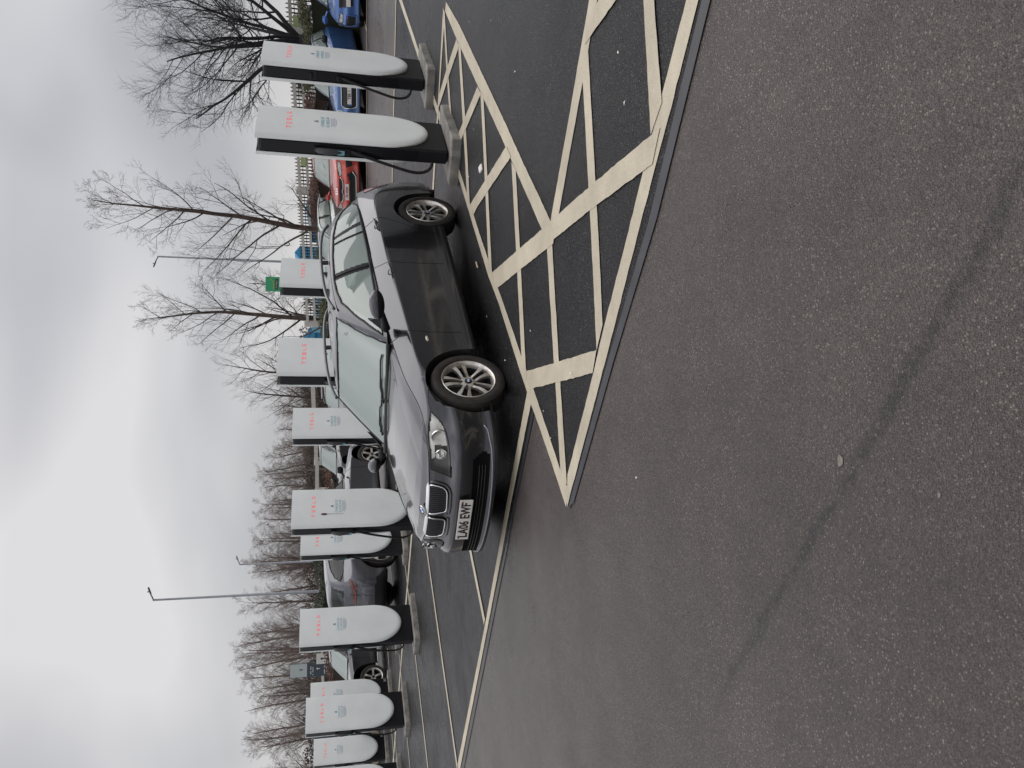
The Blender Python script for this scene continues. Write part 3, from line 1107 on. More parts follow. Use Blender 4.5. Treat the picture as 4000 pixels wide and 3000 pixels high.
        for lr in (left, ~left):
            grid_obj('pillar', Wp, bp & lr, M_BLACK, s.root)
            grid_obj('pillar', Wp, cp & lr, M_BLACK, s.root)
            grid_obj('side_window', Wp, win & lr & (x > -1.87), s.glass, s.root)
            grid_obj('side_window', Wp, win & lr & (x <= -1.87) & (x > -2.70 + .12 * tt), s.glass, s.root)
            grid_obj('side_window', Wp, win & lr & (x <= -2.70 + .12 * tt), s.glass, s.root)
        s.cen, s.Vc = cen, Vc
        # trim round the windows
        def gpt(xq, zq, sgn, off=.002):
            sel = (np.sign(V[..., 1]) == sgn) & (np.abs(V[..., 1]) > .45)
            d_ = np.where(sel, (V[..., 0] - xq) ** 2 + (V[..., 2] - zq) ** 2, 9)
            i, j = np.unravel_index(np.argmin(d_), d_.shape)
            p = V[i, j].copy()
            p[0] = xq; p[2] = zq
            p[1] += sgn * off
            return Vector(s.w(p))
        s.gpt = gpt
        def dens(poly, stp=.05, closed=True):
            o_ = []
            L_ = poly + [poly[0]] if closed else poly
            for a, b_ in zip(L_[:-1], L_[1:]):
                k_ = max(1, int(math.hypot(b_[0] - a[0], b_[1] - a[1]) / stp))
                o_ += [(a[0] + (b_[0] - a[0]) * t / k_, a[1] + (b_[1] - a[1]) * t / k_) for t in range(k_)]
            if not closed: o_.append(poly[-1])
            return o_
        for sg in (1, -1):
            mb = MB()
            mb.tube([gpt(a, b_, sg) for a, b_ in dens(DLO)], .011, 6, closed=True)
            mb.obj('window_trim', M_RUB, s.root, smooth=True)
            if s.step < .02:
                mb = MB()
                mb.tube([gpt(a, b_, sg, .004) for a, b_ in dens([(-2.46, 1.34), (-2.475, 1.2), (-2.50, 1.02)], closed=False)], .009, 6)
                mb.obj('window_divider', M_RUB, s.root, smooth=True)
                mb = MB()
                mb.tube([gpt(a, b_, sg, .004) for a, b_ in dens([(-1.87, 1.345), (-1.868, 1.2), (-1.862, 1.0)], closed=False)], .006, 6)
                mb.obj('window_divider', M_RUB, s.root, smooth=True)
        # windscreen surround
        Pt = []
        for t in np.linspace(0, 1, 14): Pt.append((.66 - .135 * t, .93 + .43 * t))
        mb = MB()
        def wpt(yq, zq, off=.002):
            sel = (V[..., 0] > -1.45) & (np.abs(V[..., 1]) < .74)
            d_ = np.where(sel, (V[..., 1] - yq) ** 2 + (V[..., 2] - zq) ** 2, 9)
            i, j = np.unravel_index(np.argmin(d_), d_.shape)
            p = V[i, j].copy()
            return Vector(s.w(p + np.array([off * .6, 0, off])))
        s.wpt = wpt
        loop = [(.655 - .135 * t, .935 + .41 * t) for t in np.linspace(0, 1, 9)] + [(y_, 1.347) for y_ in np.linspace(.47, -.47, 11)] + [(-.655 + .135 * t, .935 + .41 * t) for t in np.linspace(1, 0, 9)]
        mb.tube([wpt(*p) for p in loop], .008, 6)
        mb.obj('windscreen_seal', M_RUB, s.root, smooth=True)
        # scuttle under the wipers
        mb = MB()
        pts = []
        for y_ in np.linspace(-.70, .70, 15):
            pts.append(Vector(s.w([-.625 - .14 * abs(y_) ** 2.2, y_, .925 - .01 * abs(y_)])))
        mb.tube(pts, .022, 6)
        mb.obj('scuttle', M_RUB, s.root, smooth=True)
        # interior
        mb = MB()
        ys_ = s.w.ys
        mb.box(Vector(s.w([-.98, 0, .88])), (.34, 1.36 * ys_, .14), bev=.04)
        mb.obj('dashboard', M_TRIM, s.root)
        for i, (sx_, sy_) in enumerate(((-1.75, .37), (-1.75, -.37), (-2.55, .36), (-2.55, -.36))):
            mb = MB()
            R = Matrix.Rotation(math.radians(-14), 4, 'Y')
            c = Vector(s.w([sx_, sy_ * 1.0, .0])); zz = float(s.w([0, 0, .78])[2])
            mb.box(Vector((c.x, c.y, zz)), (.12, .46 * ys_, .60), R, bev=.04)
            mb.box(Vector((c.x + .24, c.y, zz - .28)), (.46, .46 * ys_, .14), bev=.04)
            sobj = mb.obj('seat', M_SEAT, s.root, smooth=False)
            mb = MB()
            hz = float(s.w([0, 0, 1.20])[2])
            mb.box(Vector((c.x - .12, c.y, hz)), (.09, .25, .17), R, bev=.035)
            mb.tube([(c.x - .10, c.y - .06, hz - .16), (c.x - .11, c.y - .06, hz)], .007, 6)
            mb.tube([(c.x - .10, c.y + .06, hz - .16), (c.x - .11, c.y + .06, hz)], .007, 6)
            mb.obj('headrest', M_SEAT, sobj)
        mb = MB()
        Rw = Matrix.Translation(Vector(s.w([-1.22, -.37, .93]))) @ Matrix.Rotation(math.radians(62), 4, 'Y')
        mb.tube([Rw @ Vector((.18 * math.cos(t), .18 * math.sin(t), 0)) for t in np.linspace(0, 2 * PI, 24, endpoint=False)], .014, 6, closed=True)
        mb.tube([Rw @ Vector((-.18, 0, 0)), Rw @ Vector((.18, 0, 0))], .016, 6)
        mb.obj('steering_wheel', M_RUB, s.root, smooth=True)
        mb = MB()
        mb.box(Vector(s.w([-1.36, 0, 1.285])), (.03, .22, .065), Matrix.Rotation(.2, 4, 'Y'), bev=.012)
        mb.obj('rear_view_mirror', M_RUB, s.root)
        if rails:
            for sg in (1, -1):
                P = [(-1.40, .585, 1.368), (-1.50, .578, 1.405), (-1.66, .573, 1.438), (-1.95, .568, 1.462), (-2.3, .565, 1.468), (-2.6, .560, 1.462), (-2.82, .552, 1.436), (-2.93, .548, 1.400), (-2.98, .548, 1.372)]
                B_ = bas(9, np.linspace(0, 7.999, 40))
                Q = B_ @ np.array([(a, b_ * sg, c) for a, b_, c in P])
                mb = MB(); mb.tube([Vector(s.w(p)) for p in Q], .017, 8)
                ro = mb.obj('roof_rail', M_GREYP if rails == 'black' else principled('rail satin', (.10, .105, .115), .32, metal=.4, coat=.5), s.root, smooth=True)
                mb = MB()
                mb.box(Vector(s.w([-2.22, .566 * sg, 1.425])), (.06, .022, .07), bev=.006)
                mb.obj('rail_foot', M_RUB, ro)
    # --- wheels
    def wheels(s, kind, wr):
        lst = []
        for cx in (0., -2.76):
            for sd_ in (1, -1):
                c = s.w([cx, .905 * sd_, .317])
                T = Matrix.Translation(Vector((c[0], c[1] - .028 * sd_, wr)))
                if sd_ < 0: T = T @ Matrix.Rotation(PI, 4, 'Z')
                if kind is None: kind = wheel_kind('plain')
                make_wheel(kind, s.root, T, wr / .317, rot=cx * 3 + sd_)

def col_y(s, cen):
    """unrolled front coordinate: arc length from the nose centre line"""
    return np.abs(np.broadcast_to(s.q[:, None] + (s.Lt / s.cols) / 2, cen.shape[:2]))

def style_poly(style, what):
    P = {
        # (arc length from the centre line, height)
        'e': {'headlamp': [(.500, .690), (.62, .693), (.74, .700), (.86, .706), (.96, .697), (1.09, .668), (1.05, .650), (.98, .606), (.90, .573), (.80, .556), (.66, .545), (.44, .538)]},
        'round': {'headlamp': [(.70 + .125 * math.cos(t), .62 + .09 * math.sin(t)) for t in np.linspace(0, 2 * PI, 16, endpoint=False)]},
        'slim': {'headlamp': [(.46, .66), (.80, .69), (1.05, .68), (.98, .62), (.74, .585), (.50, .585)]},
        'plain': {'headlamp': [(.52, .68), (.82, .70), (1.05, .68), (.95, .60), (.74, .565), (.50, .575)]},
        'none': {}}
    return P.get(style, P['plain']).get(what)

# wheels -------------------------------------------------------------
def wheel_kind(kind, cache={}):
    if kind in cache: return cache[kind]
    parts = []
    # outward = +Y ; centre at origin, outer face about y=0 ; radius .317
    t = MB()
    t.lathe([(.212, -.19), (.235, -.198), (.285, -.196), (.306, -.182), (.317, -.150), (.318, -.09), (.317, -.035), (.306, -.006), (.287, .004), (.262, .006), (.240, .002), (.226, -.008), (.218, -.014)], 56)
    parts.append(('tyre', t.mesh('tyre', M_TYRE, auto=.6), 0))
    r = MB()
    r.lathe([(.226, -.010), (.2285, -.004), (.2245, .001), (.2195, -.001), (.2125, -.010), (.2045, -.030), (.198, -.055)], 56)
    parts.append(('rim', r.mesh('rim', M_ALU, auto=.7), 0))
    r = MB()
    r.lathe([(.198, -.055), (.186, -.10), (.184, -.185)], 40)
    r.disc(.184, -.17, 40)
    r.lathe([(.15, -.10), (.15, -.09), (.06, -.085)], 32)
    parts.append(('barrel', r.mesh('barrel', M_GAPSHADE, auto=.7), 0))
    r = MB()
    if kind == 'double':
        for k in range(5):
            for sg in (1, -1):
                R = Matrix.Rotation(2 * PI * k / 5 + PI / 2, 4, 'Y')
                def P(rr, tt, y): return R @ Vector((rr, y, tt))
                pr = [(.050, .015, .034, -.040), (.085, .017, .037, -.030), (.125, .019, .043, -.022), (.165, .022, .056, -.020), (.2035, .027, .071, -.024)]
                vs = []
                for (rr, t0, t1, y) in pr:
                    vs += [P(rr, sg * t0, y), P(rr, sg * t1, y - .004), P(rr, sg * t1, y - .032), P(rr, sg * t0, y - .028)]
                fs = []
                for a in range(len(pr) - 1):
                    for b_ in range(4):
                        c = (b_ + 1) % 4
                        fs.append((a * 4 + b_, a * 4 + c, a * 4 + 4 + c, a * 4 + 4 + b_))
                r.add(vs, fs)
        r.lathe([(.0, -.032), (.046, -.032), (.062, -.036), (.066, -.046), (.066, -.07)], 40)
    else:
        for k in range(5):
            R = Matrix.Rotation(2 * PI * k / 5, 4, 'Y')
            pr = [(.04, .024, -.030), (.10, .021, -.022), (.16, .024, -.018), (.204, .036, -.024)]
            vs = []
            for (rr, t0, y) in pr:
                vs += [R @ Vector((rr, y, -t0)), R @ Vector((rr, y, t0)), R @ Vector((rr, y - .035, t0)), R @ Vector((rr, y - .035, -t0))]
            fs = []
            for a in range(len(pr) - 1):
                for b_ in range(4):
                    c = (b_ + 1) % 4
                    fs.append((a * 4 + b_, a * 4 + c, a * 4 + 4 + c, a * 4 + 4 + b_))
            r.add(vs, fs)
        r.lathe([(.0, -.026), (.05, -.028), (.058, -.04), (.058, -.07)], 24)
    parts.append(('spokes', r.mesh('spokes', M_ALU, auto=.6), 0))
    r = MB()
    for k in range(5):
        R = Matrix.Rotation(2 * PI * k / 5 + (PI / 2 if kind == 'double' else PI / 5), 4, 'Y')
        r.lathe([(.0, -.0305), (.0095, -.0305), (.0105, -.036)], 10, R @ Matrix.Translation((.058 if kind == 'double' else .036, .0 if kind == 'double' else .006, 0)))
    r.lathe([(.0, -.022), (.020, -.023), (.030, -.027), (.032, -.036)], 28)
    parts.append(('hub_cap', r.mesh('hub_cap', M_BLACK, auto=.6), 0))
    if kind == 'double':
        r = MB()
        for q_ in range(4):
            r.cur = q_ % 2
            a0 = q_ * PI / 2
            vs = [(0, -.0212, 0)] + [(.0165 * math.cos(a0 + PI / 2 * t / 6), -.0218, .0165 * math.sin(a0 + PI / 2 * t / 6)) for t in range(7)]
            r.add(vs, [(0, i + 2, i + 1) for i in range(6)])
        parts.append(('hub_badge', r.mesh('hub_badge', [principled('badge white', (.8, .8, .8), .3), principled('badge blue', (.02, .16, .48), .3)]), 0))
    cache[kind] = parts
    return parts

def make_wheel(parts, root, T, sc_, rot=0., name='wheel'):
    w = bpy.data.objects.new(name, None)
    COL.objects.link(w)
    w.empty_display_size = .1
    w.parent = root
    w.matrix_basis = T @ Matrix.Rotation(rot * .6 if rot else 0, 4, 'Y') @ Matrix.Scale(sc_, 4)
    for nme, me, _ in parts:
        put(nme, me, w)
    return w

def car_matrix(x, y, heading):
    """stands on the sloping car park"""
    dz = (gh(x + .5) - gh(x - .5))
    n = Vector((-dz, 0, 1)).normalized()
    f = Vector((math.cos(heading), math.sin(heading), 0))
    f = (f - n * f.dot(n)).normalized()
    l = n.cross(f)
    M = Matrix(((f.x, l.x, n.x, x), (f.y, l.y, n.y, y), (f.z, l.z, n.z, gh(x) + .004), (0, 0, 0, 1)))
    return M

# ================================================================== the grey estate car in front
PAINT = paint('graphite lacquer', (.050, .051, .059), .92, .22, .015, .42, 1., (.020, .018, .017))
BM = Matrix.Rotation(-math.radians(2.96), 4, 'Y') @ Matrix.Translation((-.5811, 7.0548, .004)) @ Matrix.Rotation(3.9687, 4, 'Z')
bm_ = Car('estate_car', 'dark grey estate car with silver twin-spoke wheels parked beside the hatched markings, nearest car', 'car', 'parked cars', BM, PAINT, step=.0115, style='e', wheel=wheel_kind('double'), rails='satin', arch=.362)
R0 = bm_.root

def F(c, q, z, off=0.):
    return c.pt((q / c.Lt * c.cols) % c.cols, z, off)

def patch(c, name, poly, off, mat, step=.008, parent=None, sides=(1,), **k):
    """sheet following the bodywork; poly in (arc length from nose, height)"""
    for sg in sides:
        qs = [p[0] for p in poly]; zs = [p[1] for p in poly]
        nq = max(2, int((max(qs) - min(qs)) / step)); nzn = max(2, int((max(zs) - min(zs)) / step))
        Q = np.linspace(min(qs), max(qs), nq + 1); Z = np.linspace(min(zs), max(zs), nzn + 1)
        V = np.zeros((nq + 1, nzn + 1, 3))
        for i, q in enumerate(Q):
            for j, z in enumerate(Z):
                V[i, j] = F(c, q * sg, z, off)
        cq = (Q[:-1] + Q[1:]) / 2; cz = (Z[:-1] + Z[1:]) / 2
        msk = inpoly(cq[:, None] + 0 * cz[None], cz[None] + 0 * cq[:, None], poly)
        o = grid_obj(name, V, msk, mat, parent or c.root, flip=(sg < 0), **k)
    return o

def rim_tube(c, name, poly, off, r, mat, sides=(1,), closed=True, parent=None, n=6, stp=.02):
    for sg in sides:
        P = []
        L_ = poly + [poly[0]] if closed else poly
        for a, b_ in zip(L_[:-1], L_[1:]):
            k = max(1, int(math.hypot(b_[0] - a[0], b_[1] - a[1]) / stp))
            P += [F(c, (a[0] + (b_[0] - a[0]) * t / k) * sg, a[1] + (b_[1] - a[1]) * t / k, off) for t in range(k)]
        if not closed: P.append(F(c, poly[-1][0] * sg, poly[-1][1], off))
        mb = MB(); mb.tube(P, r, n, closed=closed)
        o = mb.obj(name, mat, parent or c.root, smooth=True)
    return o

def lamp(c, q, z, r, depth, parent, sg=1):
    p = F(c, q * sg, z, 0); a = F(c, (q + .03) * sg, z, 0); b_ = F(c, (q - .03) * sg, z, 0)
    ax = Vector((p.x + 1.2, p.y * .45, 0)).normalized()
    nrm = (ax + Vector((.6, 0, 0))).normalized()
    T = Matrix.Translation(p - nrm * depth) @ nrm.to_track_quat('Y', 'Z').to_matrix().to_4x4()
    mb = MB()
    mb.lathe([(r, .020), (r * 1.03, .012), (r * .86, -.012), (r * .55, -.032), (r * .2, -.04)], 28, T)
    mb.obj('reflector', M_CHR, parent, auto=.8)
    mb = MB()
    mb.lathe([(0, -.004), (r * .3, -.008), (r * .42, -.020), (r * .44, -.04)], 20, T)
    mb.obj('bulb', M_LENS, parent, smooth=True)

M_HOUSE = principled('lamp housing', (.80, .80, .78), .35, metal=.1, var=(12, .3))
M_HOUSED = principled('lamp housing dark', (.10, .10, .10), .35, metal=.3)
HLp = bm_.hl
for sg in (1, -1):
    hl = bpy.data.objects.new('headlamp', None); COL.objects.link(hl); hl.parent = R0
    patch(bm_, 'housing', HLp, -.055, M_HOUSED, .012, parent=hl, sides=(sg,))
    patch(bm_, 'indicator', [(.60, .688), (.86, .700), (1.08, .668), (1.05, .65), (.98, .608), (.90, .576), (.80, .560), (.74, .566), (.76, .66), (.62, .668)], -.010, M_HOUSE, .012, parent=hl, sides=(sg,))
    # side walls of the lamp recess
    mb = MB()
    P1 = [F(bm_, q * sg, z, .001) for q, z in HLp]; P2 = [F(bm_, q * sg, z, -.056) for q, z in HLp]
    n = len(HLp)
    mb.add(P1 + P2, [(i, (i + 1) % n, n + (i + 1) % n, n + i) for i in range(n)])
    mb.obj('recess', M_HOUSED, hl)
    lamp(bm_, .845, .622, .062, .004, hl, sg)
    lamp(bm_, .665, .610, .050, .012, hl, sg)
    patch(bm_, 'lens', HLp, .0015, M_LENS, .010, parent=hl, sides=(sg,))
    rim_tube(bm_, 'lens_seal', HLp, .000, .0042, M_RUB, (sg,), parent=hl)

# kidney grilles
KID = [(.026, .690), (.10, .694), (.22, .694), (.345, .690), (.350, .665), (.342, .625), (.325, .585), (.300, .560), (.26, .548), (.12, .546), (.066, .551), (.050, .57), (.036, .63)]
for sg in (1, -1):
    g = bpy.data.objects.new('grille', None); COL.objects.link(g); g.parent = R0
    patch(bm_, 'grille_mesh', KID, .004, M_INK, .01, parent=g, sides=(sg,))
    mb = MB()
    for k in range(13):
        q0 = .055 + k * .0225
        zt = .690; zb_ = .556 + max(0, (q0 - .26)) * .45
        mb.tube([F(bm_, q0 * sg, zt, .013), F(bm_, q0 * sg, (zt + zb_) / 2, .016), F(bm_, q0 * sg, zb_, .013)], .0032, 4)
    mb.obj('grille_bars', M_GREYP, g)
    rim_tube(bm_, 'grille_frame', [(.345, .690), (.350, .665), (.342, .625), (.325, .585), (.300, .560), (.26, .549), (.12, .547), (.066, .552), (.050, .57), (.036, .63), (.026, .69)], .012, .0065, M_CHR, (sg,), closed=False, parent=g, n=8)
    rim_tube(bm_, 'grille_cheek', [(.372, .690), (.378, .66), (.368, .615), (.348, .570), (.318, .542), (.27, .528), (.12, .526), (.03, .532)], -.004, .017, PAINT, (sg,), closed=False, parent=g, n=8)
    # broad chrome strip on the bonnet edge
    mb = MB()
    pr = []
    for t in np.linspace(.03, .345, 14):
        e = max(0, 1 - ((t - .1875) / .1575) ** 8)
        a = F(bm_, t * sg, .6955, .010); b_ = a + Vector((-.004, 0, .010)); c_ = a + Vector((-.030, 0, .006 + .016 * e)); d_ = a + Vector((-.034, 0, -.004))
        pr += [a, b_, c_, d_]
    m_ = len(pr) // 4
    mb.add(pr, [(i * 4 + k, i * 4 + (k + 1) % 4, i * 4 + 4 + (k + 1) % 4, i * 4 + 4 + k) for i in range(m_ - 1) for k in range(4)] + [(0, 1, 2, 3), (m_ * 4 - 1, m_ * 4 - 2, m_ * 4 - 3, m_ * 4 - 4)])
    mb.obj('grille_crown', principled('satin chrome', (.84, .84, .85), .22, metal=.9), g, auto=.6)

# intake, lip, number plate
patch(bm_, 'intake', [(-.64, .228), (.64, .228), (.70, .27), (.60, .362), (-.60, .362), (-.70, .27)], .008, principled('intake black', (.004, .004, .004), .8, spec=.1), .02)
mb = MB()
for zz in (.262, .288, .314):
    mb.tube([F(bm_, q, zz, .012) for q in np.linspace(-.57, .57, 30)], .004, 4)
mb.obj('intake_grille', M_RUB, R0)
rim_tube(bm_, 'spoiler_glint', [(-.86, .236), (-.7, .214), (-.4, .203), (0, .200), (.4, .203), (.7, .214), (.86, .236), (.90, .262)], .006, .0065, principled('spoiler sky glint', (.30, .30, .33), .35, metal=.5), closed=False, n=8)  # pale tube: sky glint along the bumper lip put into the colour
patch(bm_, 'front_spoiler', [(-1.14, .168), (1.14, .168), (1.14, .19), (.7, .194), (-.7, .194), (-1.14, .19)], .004, M_GREYP, .03)
for sg in (1, -1):
    rim_tube(bm_, 'bumper_joint', [(.86, .236), (.95, .250), (1.12, .256), (1.22, .255)], .001, .0025, M_RUB, (sg,), closed=False)
    patch(bm_, 'brake_duct', [(.80, .262), (.90, .272), (.92, .285), (.80, .33), (.72, .33)], .006, M_INK, .01, sides=(sg,))
    rim_tube(bm_, 'bumper_joint', [(1.10, .668), (1.16, .676), (1.25, .672), (1.34, .662)], .001, .0028, M_RUB, (sg,), closed=False)
def number_plate(c, txt, x, z, w=.52, hgt=.111, tilt=-.10, col=None, sx=.70, parent=None, yaw=PI / 2):
    """white (or yellow) plate facing +X of the car"""
    p = c.w([x, 0, z])
    T = Matrix.Translation(Vector(p)) @ Matrix.Rotation(yaw, 4, 'Z') @ Matrix.Rotation(tilt, 4, 'X')
    pl = MB()
    pl.box((0, 0, 0), (w, .010, hgt), bev=.004)
    o = pl.obj('number_plate', col or M_PLATE, c.root, M=T)
    tb = MB()
    text_mb(txt, .110, tb, Matrix.Translation((0, -.0048, -.004)), sx=sx, spacing=1.05, bold=.022)
    tb.obj('lettering', M_INK, o)
    return o, T
pl, _ = number_plate(bm_, 'LA06 EWF', .792, .408, tilt=-.06, sx=.90)
mb = MB()
for sg in (1, -1):
    mb.lathe([(0, -.008), (.007, -.007), (.009, -.004)], 10, Matrix.Translation((.235 * sg, 0, .030)))
mb.obj('plate_screw', principled('rust', (.16, .07, .03), .8), pl)

# bonnet badge
def badge(c, P, nrm, r, parent):
    T = Matrix.Translation(P) @ nrm.to_track_quat('Y', 'X').to_matrix().to_4x4()
    e = bpy.data.objects.new('badge', None); COL.objects.link(e); e.parent = parent
    mb = MB()
    mb.lathe([(r, -.003), (r, .002), (r * .93, .004)], 32, T); mb.obj('ring', M_CHR, e, smooth=True)
    mb = MB(); mb.lathe([(r * .94, .003), (r * .6, .0035)], 32, T); mb.obj('dark_ring', M_INK, e)
    mb = MB()
    for q_ in range(4):
        mb.cur = q_ % 2
        a0 = q_ * PI / 2
        mb.add([T @ Vector((0, .0055, 0))] + [T @ Vector((r * .6 * math.cos(a0 + PI / 2 * t / 6), .0045, r * .6 * math.sin(a0 + PI / 2 * t / 6))) for t in range(7)], [(0, i + 2, i + 1) for i in range(6)])
    mb.obj('roundel', [principled('badge white', (.8, .8, .8), .3), principled('badge blue', (.02, .16, .48), .3)], e)
badge(bm_, Vector((.648, 0, .742)), Vector((.50, 0, .87)).normalized(), .041, R0)

# shut lines on the flanks
bm_.strip('shut_line', [(-.70, .925), (-.662, .90), (-.638, .78), (-.615, .6), (-.60, .29)], .0026)
bm_.strip('shut_line', [(-1.80, .965), (-1.755, .90), (-1.715, .82), (-1.70, .6), (-1.69, .29)], .0026)
bm_.strip('shut_line', [(-2.57, 1.0), (-2.56, .9), (-2.535, .78), (-2.47, .67), (-2.40, .55), (-2.365, .45)], .0026)
bm_.strip('shut_line', [(-.36, .288), (-1.2, .284), (-2.38, .300)], .0028)
bm_.strip('shut_line', [(-3.05, .70), (-3.12, .685), (-3.20, .690), (-3.36, .735)], .0026)
# handles
for sg in (1, -1):
    for xc, zc in ((-1.555, .815), (-2.42, .878)):
        P = lambda x, z, o_: bm_.pt(bm_.qx(x, sg), z, o_)
        h_ = bpy.data.objects.new('door_handle', None); COL.objects.link(h_); h_.parent = R0
        mb = MB()
        c_ = P(xc, zc + .004, -.004)
        mb.add([c_] + [P(xc + .052 * math.cos(t), zc + .004 + .030 * math.sin(t), .0022) for t in np.linspace(0, 2 * PI, 20, endpoint=False)], [(0, i + 1, (i + 1) % 20 + 1) for i in range(20)])
        mb.obj('handle_recess', M_RUB, h_)
        mb = MB()
        mb.tube([P(xc + .10, zc - .004, .004), P(xc + .085, zc - .004, .022), P(xc, zc, .032), P(xc - .085, zc + .010, .030), P(xc - .115, zc + .014, .006)], [.008, .011, .013, .013, .009], 8)
        mb.obj('handle_grip', PAINT, h_, smooth=True)
    # side repeater
    mb = MB()
    c_ = bm_.pt(bm_.qx(-.515, sg), .603, .010)
    mb.add([c_] + [bm_.pt(bm_.qx(-.515 + .040 * math.cos(t), sg), .603 + .013 * math.sin(t), .003) for t in np.linspace(0, 2 * PI, 16, endpoint=False)], [(0, i + 1, (i + 1) % 16 + 1) for i in range(16)])
    mb.obj('side_repeater', principled('repeater lens', (.62, .56, .44), .2, coat=1), R0)
    # door mirror
    me_ = bpy.data.objects.new('door_mirror', None); COL.objects.link(me_); me_.parent = R0
    def shell(z0, z1, nm, mt, pw=1.0):
        V = []
        nu, nv = 22, 8
        for j in range(nv + 1):
            ph = (z0 + (z1 - z0) * j / nv)
            for i in range(nu):
                t = 2 * PI * i / nu
                cx, cy = math.cos(t), math.sin(t)
                r_ = math.cos(ph)
                x = .062 * r_ * (abs(cx) ** .8) * (1 if cx > 0 else -.72)
                y = .128 * r_ * (abs(cy) ** .75) * (1 if cy > 0 else -1)
                z = .068 * math.sin(ph)
                V.append((-.835 + x - .10 * (y / .128) * .35, sg * (1.045 + y), 1.012 + z + .006 * y / .128))
        mb = MB()
        mb.add(V, [(j * nu + i, j * nu + (i + 1) % nu, (j + 1) * nu + (i + 1) % nu, (j + 1) * nu + i) for j in range(nv) for i in range(nu)])
        mb.obj(nm, mt, me_, smooth=True)
    shell(-.12, PI / 2 - .01, 'mirror_cap', PAINT)
    shell(-PI / 2 + .01, -.12, 'mirror_base', M_BLACK)
    mb = MB()
    mb.tube([(-.80, sg * .80, .935), (-.80, sg * .87, .945), (-.82, sg * .95, .965), (-.83, sg * 1.0, .985)], [.045, .032, .024, .028], 10)
    mb.obj('mirror_arm', M_BLACK, me_, smooth=True)
    mb = MB()
    mb.add([Vector((-.800, sg * .752, .935)), Vector((-1.00, sg * .762, .955)), Vector((-1.03, sg * .735, 1.075))], [(0, 1, 2)])
    mb.tube([(-.80, sg * .756, .938), (-1.00, sg * .766, .958), (-1.03, sg * .742, 1.07)], .006, 5, closed=True)
    mb.obj('mirror_triangle', M_BLACK, me_)
    # tail lamp
    qt = lambda x: bm_.qx(x, 1) / bm_.cols * bm_.Lt
    TLp = [(qt(-3.30), .885), (qt(-3.33), .77), (qt(-3.38), .735), (qt(-3.60), .735), (qt(-3.68), .76), (qt(-3.66), .90), (qt(-3.52), .955), (qt(-3.32), .955)]
    patch(bm_, 'tail_lamp', TLp, .004, principled('tail lamp red', (.42, .03, .03), .15, coat=1, var=(9, .4)), .012, sides=(sg,))
    rim_tube(bm_, 'lamp_seal', TLp, .002, .004, M_RUB, (sg,))
# wipers
for (y0, y1, y2, z2) in ((.08, .55, .12, .0), (-.40, .06, -.36, 0)):
    w_ = bpy.data.objects.new('wiper', None); COL.objects.link(w_); w_.parent = R0
    def wp(y_, z_, o_=.012): return bm_.wpt(y_, z_, o_)
    mb = MB()
    mb.tube([wp(y0 + (y1 - y0) * t, .962 + .012 * math.sin(t * 3), .010) for t in np.linspace(0, 1, 9)], .0075, 5)
    mb.obj('wiper_blade', M_RUB, w_, smooth=True)
    mb = MB()
    pv = Vector((-.60 - .10 * abs(y0 - .12) ** 2, y0 - .12, .925))
    mb.tube([wp(y0 - .04, .945, .006), wp(y0 + .04, .952, .016), wp((y0 + y1) / 2, .964, .017)], [.010, .007, .005], 6)
    mb.obj('wiper_arm', M_BLACK, w_, smooth=True)
# aerial fin, tax disc
mb = MB()
mb.prism([(-2.86, 1.385), (-2.74, 1.395), (-2.84, 1.445), (-2.87, 1.44)], -.012, .012)
mb.obj('aerial_fin', PAINT, R0)
mb = MB(); mb.box(bm_.wpt(.47, 1.26, .0), (.004, .035, .05)); mb.obj('permit_sticker', M_PLATE, R0)
# exhaust, rear valance mud flap seen behind the rear wheel
mb = MB()
mb.box((-3.20, .78, .26), (.05, .2, .16), bev=.01)
mb.box((-3.20, -.78, .26), (.05, .2, .16), bev=.01)
mb.obj('wheel_liner', M_RUB, R0)

